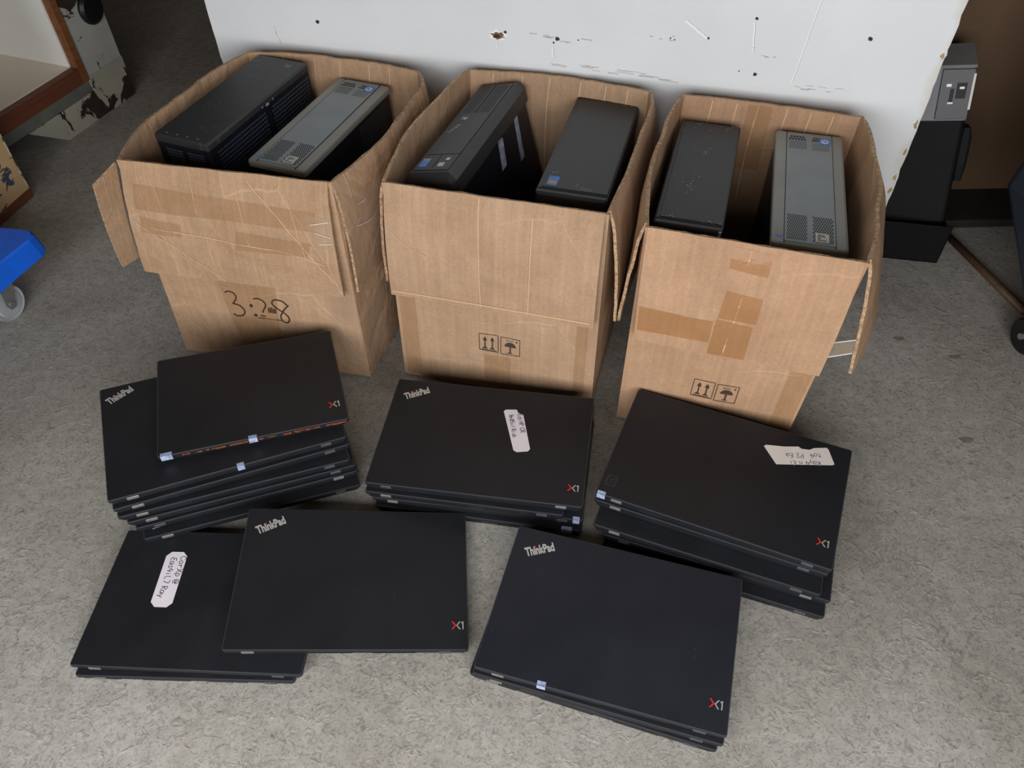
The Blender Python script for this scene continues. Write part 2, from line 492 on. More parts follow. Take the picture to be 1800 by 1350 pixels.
# ------------------------------------------------------------------ the setting
m = MB(); m.add([(-5, -4, 0), (5, -4, 0), (5, 6, 0), (-5, 6, 0), (-5, -4, -.1), (5, -4, -.1), (5, 6, -.1), (-5, 6, -.1)],
                [(0, 1, 2, 3), (7, 6, 5, 4), (0, 4, 5, 1), (1, 5, 6, 2), (2, 6, 7, 3), (3, 7, 4, 0)])
struct(m.build('floor', K['floor']))
fl = bpy.data.objects['floor']
for (x, y, a_, b_) in ((.718, 1.035, .009, .006), (.800, .985, .010, .005), (.745, .795, .011, .007), (-.44, .235, .006, .004)):
    pts = [(x + a_ * (1 + .25 * math.sin(3 * t + x * 9)) * math.cos(t), y + b_ * (1 + .2 * math.cos(2 * t)) * math.sin(t)) for t in [k * math.pi / 9 for k in range(18)]]
    MB().add([(px, py, .0006) for px, py in pts], [tuple(range(18))]).build('oil_spot', K['stain'], fl)
struct(MB().box(-5, 5, 6, 6.15, 0, 3.4).build('wall_back', K['wallpaint']))
struct(MB().box(-5.15, -5, -4, 6, 0, 3.4).build('wall_left', K['wallpaint']))
struct(MB().box(5, 5.15, -4, 6, 0, 3.4).build('wall_right', K['wallpaint']))


# ------------------------------------------------------------------ white board behind the boxes
def build_board():
    a = Vector((-.5458, 1.4939, 0)); b = Vector((.6706, 1.1634, 0))
    e = (b - a).normalized(); n = Vector((e.y, -e.x, 0))        # n points to the camera
    L = (b - a).length
    root = empty('white_board', a, math.atan2(e.y, e.x))
    tag(root, 'large white painted board standing upright behind the three cardboard boxes', 'board')
    # local: x along, y away, z up
    H = 1.25
    rnd = random.Random(3)
    poly = [(0, 0)]
    z = 0
    m_ = MB()
    zs = [0]
    while zs[-1] < H: zs.append(min(H, zs[-1] + rnd.uniform(.006, .018)))
    rowsL = [(rnd.uniform(0, .0025)) for _ in zs]; rowsR = [L - rnd.uniform(0, .0028) * (1 if rnd.random() < .5 else .25) for _ in zs]
    V = []
    for z_, l_, r_ in zip(zs, rowsL, rowsR): V += [(l_, 0, z_), (r_, 0, z_), (l_, .022, z_), (r_, .022, z_)]
    F = []; mi = []
    for i in range(len(zs) - 1):
        o = 4 * i
        F.append((o, o + 1, o + 5, o + 4)); mi.append(0)
        F.append((o + 3, o + 2, o + 6, o + 7)); mi.append(0)
        F.append((o + 1, o + 3, o + 7, o + 5)); mi.append(1)
        F.append((o + 2, o, o + 4, o + 6)); mi.append(1)
    F.append((2, 3, 1, 0)); mi.append(1); o = 4 * (len(zs) - 1); F.append((o, o + 1, o + 3, o + 2)); mi.append(1)
    for f, k in zip(F, mi): m_.add(V if not m_.v else [], [f] if not m_.v else [], mi=k) if False else None
    m_.v = V
    for f, k in zip(F, mi):
        m_.f.append(list(f))
        if k: m_.mi[len(m_.f) - 1] = k
    m_.build('panel', [K['board'], K['boardedge']], root)

    def blob(cx, cz, rx, rz, name, mat, eps=.0008, n_=14, jag=.35, rr=None):
        rr = rr or rnd
        pts = []
        for k in range(n_):
            t = 2 * math.pi * k / n_; q = 1 + rr.uniform(-jag, jag)
            pts.append((cx + rx * q * math.cos(t), -eps, cz + rz * q * math.sin(t)))
        return MB().add(pts + [(cx, -eps * 1.4, cz)], [(k, (k + 1) % n_, n_) for k in range(n_)])

    # chips and holes (position along board, height)
    for x, z_, r_ in BOARD_HOLES: blob(x, z_, r_, r_, 'h', None).build('nail_hole', K['dark'], root)
    x, z_ = BOARD_GOUGE
    blob(x, z_, .017, .010, 'g', None, .0008, 18, .3).build('gouge_rim', K['scratch'], root)
    blob(x + .001, z_, .012, .0065, 'g', None, .0014, 18, .3).build('gouge', K['chip'], root)
    blob(x - .001, z_ - .001, .006, .003, 'g', None, .0020, 12, .3).build('gouge_shadow', K['dark'], root)
    for z_ in (.475, .36, .31, .262, .235):
        blob(L - .0055, z_, .0014 + .0015 * rnd.random(), .003 + .004 * rnd.random(), 'e', None, .0009, 12, .5).build('edge_chip', K['stainwood'], root)
    for (x0, z0, x1, z1, wd) in BOARD_SCR:
        pts = [(Vector((x0 + (x1 - x0) * t + rnd.uniform(-.0008, .0008), -.001, z0 + (z1 - z0) * t)), Vector((0, -1, 0))) for t in [i / 10 for i in range(11)]]
        sc = MB(); ribbon(sc, pts, wd); sc.build('paint_ridge', K['scratch'], root)
        sc = MB(); ribbon(sc, [(p + Vector((wd * .6, .0002, 0)), q) for p, q in pts], wd * .5); sc.build('ridge_groove', K['smudge'], root)
    for (x0, z0, x1, z1, k_) in BOARD_GREY:
        for _ in range(k_):
            gr = MB()
            t0 = rnd.random() * .85; t1 = t0 + rnd.uniform(.05, .15); oz = rnd.uniform(-.005, .005)
            pts = [(Vector((x0 + (x1 - x0) * t, -.0009, z0 + (z1 - z0) * t + oz + rnd.uniform(-.0006, .0006))), Vector((0, -1, 0))) for t in [t0 + (t1 - t0) * i / 5 for i in range(6)]]
            ribbon(gr, pts, rnd.uniform(.0006, .0018)); gr.build('smudge', K['smudge'], root)


BOARD_HOLES = [(.220, .433, .0034), (.568, .447, .0026), (.658, .444, .0032), (.652, .437, .0016), (.973, .505, .0024), (.988, .417, .0030), (.962, .420, .0011), (1.145, .490, .0032), (.905, .468, .0017), (.845, .463, .0012), (.852, .461, .0011), (.694, .445, .0012), (.977, .460, .0014)]
BOARD_GOUGE = (.554, .440)
BOARD_SCR = [(.865, .493, .902, .468, .0036), (.970, .500, .978, .452, .0026), (1.064, .58, 1.047, .410, .0024), (.650, .430, .651, .412, .003), (.553, .43, .553, .418, .0016)]
BOARD_GREY = [(.64, .403, .87, .392, 14), (1.045, .405, 1.135, .402, 10), (.128, .425, .138, .385, 6), (.60, .447, .74, .442, 8), (.80, .462, .86, .462, 5), (.98, .447, 1.03, .445, 4)]
build_board()


# ------------------------------------------------------------------ cardboard boxes
class Carton:
    def __init__(s, B, T, bul, seed, h=.39, amp=.0025):
        s.B = [Vector((x, y, .004)) for x, y in B]; s.T = [Vector((x, y, h)) for x, y in T]
        s.bul = bul; s.seed = seed; s.amp = amp

    def side(s, i, u, v, off=0.0):
        j = (i + 1) % 4
        a = s.B[i].lerp(s.T[i], v); b = s.B[j].lerp(s.T[j], v)
        e = (b - a); e.z = 0; e.normalize(); n = Vector((e.y, -e.x, 0))
        pts = [(0, 0)] + s.bul.get(i, []) + [(1, 0)]
        bb = 0
        for (t0, b0), (t1, b1) in zip(pts, pts[1:]):
            if t0 <= u <= t1:
                # smooth hump through the samples
                k = (u - t0) / (t1 - t0)
                if b0 == 0 and t0 == 0: bb = b1 * math.sin(k * math.pi / 2)
                elif b1 == 0 and t1 == 1: bb = b0 * math.cos(k * math.pi / 2)
                else: bb = b0 + (b1 - b0) * (k * k * (3 - 2 * k))
        env = math.sin(math.pi * min(max(u, 0), 1)) ** .5 if 0 < u < 1 else 0
        env *= min(1, v * 6) 
        q = Vector((u * 5 + i * 9.1, v * 6, s.seed))
        nz = mnoise.noise(q) * s.amp * env + mnoise.noise(q * 3.1) * s.amp * .4 * env
        return a.lerp(b, u) + n * (bb * v ** .8 + nz + off)

    def normal(s, i):
        e = s.T[(i + 1) % 4] - s.T[i]; e.z = 0; e.normalize(); return Vector((e.y, -e.x, 0))


def build_carton(C, mats, label, nu=22, nv=26):
    c0 = (C.B[0] + C.B[1] + C.B[2] + C.B[3]) / 4
    root = empty('cardboard_box', (c0.x, c0.y, 0)); tag(root, label, 'box', 'open cardboard boxes of computers')
    inv = Vector((c0.x, c0.y, 0))
    m_ = MB(); th = .0045
    V = []
    N = 4 * nu
    per = 0; UU = []
    for i in range(4):
        for k in range(nu): UU.append(per + (C.T[(i + 1) % 4] - C.T[i]).length * k / nu)
        per += (C.T[(i + 1) % 4] - C.T[i]).length
    outer = []; inner = []
    for j in range(nv + 1):
        v = j / nv
        ring = []
        for i in range(4):
            for k in range(nu): ring.append(C.side(i, k / nu, v))
        if j == nv:   # worn rim: small nicks
            for q in range(N):
                ring[q] = ring[q] + Vector((0, 0, mnoise.noise(Vector((q * .7, C.seed, 0))) * .0018))
        inn = []
        for q in range(N):
            a = ring[q - 1]; b = ring[(q + 1) % N]; p = ring[q]
            e1 = (p - a); e2 = (b - p); e1.z = e2.z = 0; e1.normalize(); e2.normalize()
            n1 = Vector((e1.y, -e1.x, 0)); n2 = Vector((e2.y, -e2.x, 0)); nn = (n1 + n2); 
            nn = nn / max(nn.length_squared / 2, .6)
            inn.append(p - nn * th)
        outer.append(ring); inner.append(inn)
    V = [p - inv for r_ in outer for p in r_] + [p - inv for r_ in inner for p in r_]
    o = N * (nv + 1); F = []; UVS = []
    uq = lambda q: UU[q] if q < N else per
    for j in range(nv):
        for q in range(N):
            q1 = (q + 1) % N; h0 = j / nv * .39; h1 = (j + 1) / nv * .39
            F.append((j * N + q, j * N + q1, (j + 1) * N + q1, (j + 1) * N + q)); UVS.append([(uq(q), h0), (uq(q + 1), h0), (uq(q + 1), h1), (uq(q), h1)])
    nf = len(F)
    for j in range(nv):
        for q in range(N):
            q1 = (q + 1) % N; h0 = j / nv * .39; h1 = (j + 1) / nv * .39
            F.append((o + (j + 1) * N + q, o + (j + 1) * N + q1, o + j * N + q1, o + j * N + q)); UVS.append([(uq(q), h1), (uq(q + 1), h1), (uq(q + 1), h0), (uq(q), h0)])
    m_.add(V, F, UVS)
    for k in range(nf, len(F)): m_.mi[k] = 2
    for q in range(N):
        q1 = (q + 1) % N; m_.f.append([nv * N + q, nv * N + q1, o + nv * N + q1, o + nv * N + q]); m_.mi[len(m_.f) - 1] = 1; m_.uv[len(m_.f) - 1] = [(0, 0)] * 4
    m_.f.append([q for q in range(N - 1, -1, -1)]); m_.uv[len(m_.f) - 1] = [(0, 0)] * N
    m_.f.append([o + q for q in range(N)]); m_.uv[len(m_.f) - 1] = [(0, 0)] * N; m_.mi[len(m_.f) - 1] = 2
    b_ = m_.build('carton_body', [mats[0], K['edge'], mats[1]], root, smooth=False)
    return root, inv


def build_flap(root, inv, C, side, t0, t1, bl, br, mat, th=.0045, bow=.006, nu=20, nv=12, seed=0, amp=.002, name='flap', top_off=.0003, mid=None):
    """flap folded out over a rim; bl, br = world positions of its lower corners"""
    bl = Vector(bl); br = Vector(br); n = C.normal(side)

    def fn(u, v):   # v=0 bottom, v=1 at the rim
        top = C.side(side, t0 + (t1 - t0) * u, 1, top_off) + Vector((0, 0, .0015))
        bot = bl.lerp(br, u)
        if mid is not None:
            mm_ = Vector(mid) - bl.lerp(br, .5)
            bot = bot + mm_ * (4 * u * (1 - u))
        w_ = v
        p = bot.lerp(top, w_) + n * (bow * math.sin(math.pi * (1 - v)) + th * min(1, (1 - v) * 8 + .1))
        env = math.sin(math.pi * v) ** .5 if 0 < v < 1 else 0
        if v == 0: env = .7
        p += n * (mnoise.noise(Vector((u * 4, v * 4, seed))) * amp + mnoise.noise(Vector((u * 11, v * 9, seed + 5))) * amp * .4) * env
        # soft worn corner
        return p - inv
    m_ = MB(); U = (br - bl).length
    slab(m_, fn, nu, nv, th, U, .19)
    f = m_.build(name, [mat, K['edge']], root)
    return f, fn


def quad_on(fn, q, eps, name, mat, root, n, nn=(6, 6)):
    """thin patch on a surface; q = TL,TR,BR,BL in (u,v)"""
    m_ = MB()
    V = []
    for j in range(nn[1] + 1):
        for i in range(nn[0] + 1):
            s_, t_ = i / nn[0], j / nn[1]
            u = (1 - s_) * (1 - t_) * q[3][0] + s_ * (1 - t_) * q[2][0] + s_ * t_ * q[1][0] + (1 - s_) * t_ * q[0][0]
            v = (1 - s_) * (1 - t_) * q[3][1] + s_ * (1 - t_) * q[2][1] + s_ * t_ * q[1][1] + (1 - s_) * t_ * q[0][1]
            V.append(fn(u, v) + n * eps)
    F = []; k = nn[0] + 1
    for j in range(nn[1]):
        for i in range(nn[0]): F.append((j * k + i, j * k + i + 1, (j + 1) * k + i + 1, (j + 1) * k + i))
    m_.add(V, F)
    return m_.build(name, mat, root)


def strokes_on(fn, lines, wd, name, mat, root, n, eps=.0009, sm=True):
    m_ = MB()
    for L in lines:
        pts = smoothline(L) if sm and len(L) > 2 else [(L[0][0] + (L[-1][0] - L[0][0]) * t / 8, L[0][1] + (L[-1][1] - L[0][1]) * t / 8) for t in range(9)] if len(L) == 2 else L
        ribbon(m_, [(fn(u, v) + n * eps, n) for u, v in pts], wd)
    return m_.build(name, mat, root)


def poly_on(fn, pts, name, mat, root, n, eps=.0009):
    return MB().add([fn(u, v) + n * eps for u, v in pts], [tuple(range(len(pts)))]).build(name, mat, root)


def ship_marks(fn, x0, z0, root, n, wu, s_=1.0):
    """this-way-up arrows and umbrella marks; (x0,z0) lower-left in uv; box W=width in m for scaling u"""
    du = .032 / wu; dv = .036 / .39
    fr = lambda x, y: [(x, y), (x + du, y), (x + du, y + dv), (x, y + dv), (x, y)]
    L = []
    for k in range(2):
        xx = x0 + k * du * 1.13; yy = z0 - k * .003
        F_ = fr(xx, yy)
        for a, b in zip(F_, F_[1:]): L.append([a, b])
    strokes_on(fn, L, .0011, 'printed_frame', K['print'], root, n, sm=False)
    m_ = MB()

    def P(x, y, k): return fn(x0 + k * du * 1.13 + x * du, z0 - k * .003 + y * dv) + n * .0010
    for cx in (.3, .68):
        m_.add([P(cx - .035, .22, 0), P(cx + .035, .22, 0), P(cx + .03, .62, 0), P(cx - .03, .62, 0)], [(0, 1, 2, 3)])
        m_.add([P(cx - .10, .60, 0), P(cx + .10, .60, 0), P(cx + .07, .74, 0), P(cx, .84, 0), P(cx - .07, .74, 0)], [(0, 1, 2, 3, 4)])
        m_.add([P(cx - .15, .12, 0), P(cx + .15, .12, 0), P(cx + .05, .22, 0), P(cx - .05, .22, 0)], [(0, 1, 2, 3)])
    m_.add([P(.1, .04, 0), P(.9, .04, 0), P(.9, .07, 0), P(.1, .07, 0)], [(0, 1, 2, 3)])
    # umbrella
    arc = [P(.5 + .30 * math.cos(t), .48 + .26 * math.sin(t), 1) for t in [math.pi * k / 10 for k in range(11)]]
    m_.add(arc, [tuple(range(11))])
    m_.add([P(.46, .12, 1), P(.54, .12, 1), P(.54, .5, 1), P(.46, .5, 1)], [(0, 1, 2, 3)])
    m_.add([P(.36, .09, 1), P(.62, .09, 1), P(.62, .13, 1), P(.36, .13, 1)], [(0, 1, 2, 3)])
    for k in range(5):
        x = .28 + k * .08; m_.add([P(x, .80, 1), P(x + .03, .80, 1), P(x + .03, .87, 1), P(x, .87, 1)], [(0, 1, 2, 3)])
    m_.add([P(.80, .80, 1), P(.88, .80, 1), P(.88, .88, 1), P(.80, .88, 1)], [(0, 1, 2, 3)])
    m_.build('printed_symbol', K['print'], root)


# --- left box
C1 = Carton([(-.6014, 1.0451), (-.2513, .965), (-.147, 1.305), (-.485, 1.395)], [(-.5888, 1.0616), (-.2548, .9875), (-.1488, 1.3281), (-.4668, 1.4206)],
            {1: [(.52, .028), (.84, .028)], 2: [(.27, .014), (.51, .018)], 3: [(.37, .025), (.70, .029)]}, 1.3, amp=.004)
r1, i1 = build_carton(C1, (K['card1'], K['cardin']), 'worn left cardboard box marked 3:28 and sealed at its right corner with clear tape')
f1, fn1 = build_flap(r1, i1, C1, 0, .015, .985, (-.6078, 1.0424, .1957), (-.2654, .9664, .1951), K['card1'], seed=3, amp=.004)
n1 = C1.normal(0)
wall1 = lambda u, v: C1.side(0, u, v) - i1
quad_on(fn1, [(.05, .83), (.93, .76), (.92, .60), (.04, .62)], .0008, 'tape', K['tapefaint'], r1, n1, (14, 3))
quad_on(fn1, [(.53, .53), (.89, .49), (.86, .36), (.51, .35)], .0009, 'tape', K['tapefaint'], r1, n1, (8, 3))
quad_on(fn1, [(.06, .56), (.26, .53), (.25, .40), (.05, .42)], .0009, 'tape', K['tapefaint'], r1, n1, (6, 3))
quad_on(wall1, [(.30, .47), (.60, .46), (.56, .10), (.34, .10)], .0008, 'tape', K['tapefaint'], r1, n1, (8, 8))
strokes_on(fn1, [[(.62, .95), (.78, .62), (.90, .30), (.985, .12)], [(.02, .52), (.20, .30), (.36, .10), (.42, .01)], [(.12, .46), (.45, .42), (.75, .38), (.93, .30)]], .0016, 'crease', simple('pale_crease', lin(206, 172, 138), .7), r1, n1)
strokes_on(fn1, [[(.34, .99), (.37, .5), (.40, .02)], [(.56, .98), (.58, .5), (.60, .02)], [(.13, .95), (.20, .55), (.27, .04)], [(.80, .9), (.84, .5), (.85, .2)]], .0011, 'crease', simple('pale_fold', lin(198, 164, 130), .7), r1, n1)


def glyph(cx, cy, sx, sy, lines, sh=0.0): return [[(cx + x * sx + y * sh, cy + y * sy) for x, y in L] for L in lines]


three = [[(0, .93), (.25, 1), (.55, .92), (.62, .75), (.42, .55), (.36, .50), (.75, .44), (.98, .22), (.78, .02), (.42, -.05), (.2, .03)]]
seven = [[(0, .92), (.35, .97), (.75, .88), (.85, .68), (.62, .42), (.5, .25)]]
eight = [[(.92, .80), (.6, .97), (.15, .98), (.02, .78), (.3, .55), (.62, .36), (.86, .12), (.72, -.12), (.45, -.10), (.35, .12), (.55, .42), (.80, .66), (1.0, .80)]]
HW = glyph(.325, .275, .085, .125, three) + glyph(.47, .285, .07, .10, seven) + glyph(.565, .285, .085, .105, eight)
strokes_on(wall1, HW, .0024, 'handwriting', K['ink'], r1, n1, .0016)
md = MB()
for (u, v) in ((.449, .338), (.462, .288)):
    md.add([wall1(u + .009 * math.cos(t), v + .0085 * math.sin(t)) + n1 * .0016 for t in [k * math.pi / 5 for k in range(10)]], [tuple(range(10))])
for k in range(5): md.add([wall1(u, v) + n1 * .0016 for u, v in ((.535 + k * .009, .315), (.541 + k * .009, .315), (.543 + k * .009, .335 + .008 * (k % 3)), (.538 + k * .009, .345))], [(0, 1, 2, 3)])
md.add([wall1(u, v) + n1 * .0016 for u, v in ((.47, .272), (.60, .277), (.60, .281), (.47, .276))], [(0, 1, 2, 3)])
md.add([wall1(u, v) + n1 * .0016 for u, v in ((.488, .288), (.515, .289), (.515, .294), (.488, .293))], [(0, 1, 2, 3)])
md.build('marker_blot', K['ink'], r1)
# left side flap jutting forward past the corner
LF = [Vector(p) for p in ((-.645, 1.0444, .2), (-.627, 1.070, .2), (-.5935, 1.066, .383), (-.620, 1.028, .368))]
def lf(u, v): return (LF[0].lerp(LF[1], u)).lerp(LF[3].lerp(LF[2], u), v) - i1 + Vector((-.004, .001, 0)) * math.sin(math.pi * v)
ms = MB(); slab(ms, lf, 6, 12, .004, .06, .18); ms.build('flap', [K['cardin'], K['edge']], r1)
# right side flap, taped
f1r, fn1r = build_flap(r1, i1, C1, 1, .0, .97, (-.2461, .9686, .20), (-.135, 1.285, .20), K['card1'], seed=8, bow=.004)
nr1 = C1.normal(1)
quad_on(fn1r, [(.01, .80), (.45, .78), (.42, .04), (.01, .03)], .0012, 'clear_tape', K['cleartape'], r1, nr1, (8, 8))
wall1r = lambda u, v: C1.side(1, u, v) - i1
quad_on(wall1r, [(.01, .40), (.35, .40), (.35, .02), (.01, .02)], .0014, 'clear_tape', K['cleartape'], r1, nr1, (6, 8))
strokes_on(fn1r, [[(.10, .72), (.16, .70)], [(.30, .55), (.16, .20)], [(.10, .60), (.07, .56), (.20, .50), (.30, .62)], [(.33, .42), (.27, .15)]], .0012, 'painted_tape_glint', K['white'], r1, nr1, .002)  # white strokes painted as highlights on the clear tape

strokes_on(fn1, [[(.90, .66), (.99, .70)], [(.92, .60), (.99, .57)], [(.93, .50), (.995, .52)]], .0012, 'painted_tape_glint', K['white'], r1, n1, .002)
quad_on(fn1, [(.88, .74), (.995, .72), (.99, .44), (.90, .46)], .0014, 'clear_tape', K['cleartape'], r1, n1)
quad_on(wall1, [(.86, .48), (.995, .48), (.995, .02), (.88, .02)], .0012, 'clear_tape', K['cleartape'], r1, n1)


def inner_folds(C, root, inv, side, us, name='fold_line'):
    n_ = -C.normal(side)
    for u in us:
        strokes_on(lambda a, b: C.side(side, a, b, -.0045) - inv, [[(u, .99), (u + .012, .8), (u + .004, .55)]], .0016, name, K['fold'], root, n_, .0007)


inner_folds(C1, r1, i1, 2, (.18, .30, .47, .62, .80)); inner_folds(C1, r1, i1, 3, (.35, .7))

# --- middle box
C2 = Carton([(-.1908, .9729), (.1345, .884), (.235, 1.222), (-.078, 1.312)], [(-.1815, .9861), (.138, .8949), (.2423, 1.2388), (-.0629, 1.3325)],
            {1: [(.52, .008), (.84, .011)], 2: [(.51, .016)], 3: [(.25, .013), (.52, .021)]}, 4.1)
r2_, i2 = build_carton(C2, (K['card2'], K['card2']), 'middle cardboard box holding two black towers, with arrow and umbrella marks low on its front')
f2, fn2 = build_flap(r2_, i2, C2, 0, .01, .985, (-.1883, .9642, .2007), (.1271, .8742, .2006), K['card2'], seed=12)
n2 = C2.normal(0); wall2 = lambda u, v: C2.side(0, u, v) - i2
quad_on(wall2, [(.44, .21), (.58, .21), (.58, .06), (.44, .06)], .0008, 'tape', K['tapefaint'], r2_, n2)
quad_on(wall2, [(.015, .50), (.10, .50), (.10, .01), (.02, .01)], .0008, 'tape', K['tapefaint'], r2_, n2, (4, 8))
quad_on(wall2, [(.90, .50), (.955, .50), (.955, .01), (.90, .01)], .0008, 'tape', K['tapefaint'], r2_, n2, (4, 8))
ship_marks(wall2, .419, .235, r2_, n2, .33)
strokes_on(fn2, [[(.445, .99), (.45, .5), (.455, .02)], [(.69, .9), (.69, .5), (.685, .03)]], .0013, 'crease', simple('light_fold_line', lin(204, 170, 134), .7), r2_, n2)
strokes_on(fn2, [[(.03, .62), (.10, .52), (.2, .45)]], .0011, 'crease', simple('light_fold_line', lin(204, 170, 134), .7), r2_, n2)
strokes_on(fn2, [[(.01, .045), (.5, .05), (.98, .045)]], .003, 'crease', simple('light_fold_line', lin(198, 164, 128), .7), r2_, n2)
build_flap(r2_, i2, C2, 1, .02, .97, (.158, .890, .197), (.252, 1.215, .197), K['card2'], seed=14, bow=.004)
build_flap(r2_, i2, C2, 3, .03, .98, (-.088, 1.31, .20), (-.1985, .999, .195), K['card2'], seed=15, bow=.004)

inner_folds(C2, r2_, i2, 2, (.12, .24, .38, .55, .70, .86)); inner_folds(C2, r2_, i2, 3, (.3, .6))

# --- right box
C3 = Carton([(.1756, .8594), (.4352, .7829), (.545, 1.125), (.283, 1.208)], [(.1838, .8648), (.4554, .7782), (.5627, 1.1408), (.2914, 1.2269)],
            {1: [(.25, .014), (.52, .021), (.82, .012)], 2: [(.52, .006)], 3: [(.28, .013), (.52, .017)]}, 7.7)
r3_, i3 = build_carton(C3, (K['card3'], K['card3']), 'right cardboard box with four amber tape patches on its front flap')
f3, fn3 = build_flap(r3_, i3, C3, 0, .01, .985, (.1831, .8410, .2092), (.437, .7601, .2063), K['card3'], seed=22)
n3 = C3.normal(0); wall3 = lambda u, v: C3.side(0, u, v) - i3
for q in ([(.41, .97), (.604, .957), (.602, .787), (.416, .807)], [(.428, .62), (.61, .609), (.61, .377), (.416, .373)], [(.412, .36), (.60, .349), (.601, .01), (.404, .01)], [(.012, .354), (.40, .335), (.40, .12), (.012, .109)]):
    quad_on(fn3, q, .0009, 'tape', K['tape'], r3_, n3)
ship_marks(wall3, .402, .228, r3_, n3, .272)
strokes_on(fn3, [[(.50, .96), (.495, .85)], [(.51, .6), (.50, .35)], [(.49, .2), (.485, .02)]], .0014, 'crease', simple('light_fold_line', lin(214, 176, 138), .7), r3_, n3)
build_flap(r3_, i3, C3, 1, .02, .97, (.480, .763, .203), (.606, 1.10, .21), K['cardin'], seed=24, bow=.002, mid=(.568, .915, .203))
build_flap(r3_, i3, C3, 3, .03, .98, (.272, 1.20, .20), (.168, .8868, .20), K['card3'], seed=25, bow=.002)


inner_folds(C3, r3_, i3, 2, (.15, .27, .40, .56, .68, .82)); inner_folds(C3, r3_, i3, 3, (.4,))
quad_on(lambda a, b: C3.side(2, a, b, -.0045) - i3, [(.48, .99), (.62, .99), (.62, .70), (.48, .70)], .0008, 'tape', K['tapefaint'], r3_, -C3.normal(2))
quad_on(wall3, [(.87, .50), (.985, .50), (.985, .02), (.88, .02)], .0008, 'tape', K['tapefaint'], r3_, n3, (4, 8))
# stretched clear tape between front flap and side flap
ct = MB(); pa, pb, pc, pd = [Vector(q) - i3 for q in ((.4400, .7660, .262), (.4720, .7650, .268), (.4740, .7640, .243), (.4400, .7640, .236))]
ct.add([pa, pb, pc, pd], [(0, 1, 2, 3)]); ct.build('clear_tape', K['cleartape'], r3_)
cg = MB(); ribbon(cg, [(pa, n3), (pb, n3)], .0015); cg.build('painted_tape_glint', K['white'], r3_)  # tape highlights painted as white ribbons along both edges
cg = MB(); ribbon(cg, [(pd, n3), (pc, n3)], .0018); cg.build('painted_tape_glint', K['white'], r3_)


# ------------------------------------------------------------------ laptops
def rotz(p, a): return (p[0] * math.cos(a) - p[1] * math.sin(a), p[0] * math.sin(a) + p[1] * math.cos(a))


def build_laptop(x, y, deg, ztop, label, wd=.320, dp=.217, th=.0168, think=False, x1=False, tilt=0, lid='lid', group=None, extra=None, hinges=True):
    k_ = th * math.sin(R(tilt))
    root = empty('laptop', (x + k_ * math.cos(R(deg)), y + k_ * math.sin(R(deg)), ztop - th * math.cos(R(tilt))), R(deg), R(-tilt))
    tag(root, label, 'laptop', group)
    mb = MB(); mb.rring(wd - .003, dp - .003, .006, [(0, .004), (.0022, .0008), (th - .0075, 0), (th - .0072, .0006)]); mb.build('base', K['base'], root)
    ml = MB(); ml.rring(wd, dp, .004, [(th - .0062, .0006), (th - .0056, 0), (th - .0010, 0), (th - .0003, .0004), (th, .0013)])
    nl = 4 * 5
    for k in range(2 + 3 * nl, 2 + 4 * nl): ml.mi[k] = 1
    ml.build('lid', [K[lid], K['edgeline']], root)
    # lid chamfer above is coloured paler to paint a bevel highlight
    for sx in (-1, 1) if hinges else ():
        cx = sx * (wd / 2 - .032)
        mh = MB(); mh.rring(.0165, .0048, .0010, [(th - .0088, .0004), (th - .0082, 0), (th - .0036, 0), (th - .0030, .0004)], 2, cx, -dp / 2 + .0016)
        mh.build('hinge', K['hinge'] if (sx < 0) ^ (round(x * 1e4) % 3 == 0) else K['hinge2'], root)
    mv = MB()
    for (a, b) in ((-.42, -.30), (-.20, .02), (.10, .28)):
        mv.box(a * wd, b * wd, -dp / 2 + .0012, -dp / 2 + .0024, .0035, th - .009)
    mv.build('rear_port', K['slot'], root)
    if think:
        lx, ly = (-.1235, .0795) if think is True else think
        o = place_text('logo', 'ThinkPad', .0185, .60, .0007, K['silver'], root, (lx, ly, th + .0001), (0, 0, R(28)))
        d = MB(); d.cyl((0, 0, 0), (0, 0, .0004), .0013, 12); do = d.build('logo_dot', K['red'], root)
        do.parent = o; do.location = (-.0056, .0062, 0)
    if x1:
        bx, by = (.1440, -.0730) if x1 is True else x1
        b1_ = MB(); z0, z1 = th, th + .0004
        # left half of the X is red
        b1_.prism([(-.0080, .0055), (-.0060, .0055), (-.0016, 0), (-.0060, -.0055), (-.0080, -.0055), (-.0036, 0)], z0, z1)
        o = b1_.build('badge_stroke', K['red'], root); o.location = (bx, by, 0)
        b2_ = MB(); b2_.prism([(.0026, .0055), (.0043, .0055), (.0000, .0), (.0043, -.0055), (.0026, -.0055), (-.0015, 0)], z0, z1)
        b2_.prism([(.0068, -.0055), (.0082, -.0055), (.0082, .0055), (.0070, .0055), (.0052, .0042), (.0052, .0027), (.0068, .0037)], z0, z1)
        o = b2_.build('badge_digit', K['silver'], root); o.location = (bx, by, 0)
    if extra: extra(root, wd, dp, th)
    return root


def patch(root, name, pts, z, mat, t=.0004):
    return MB().prism(pts, z, z + t).build(name, mat, root)


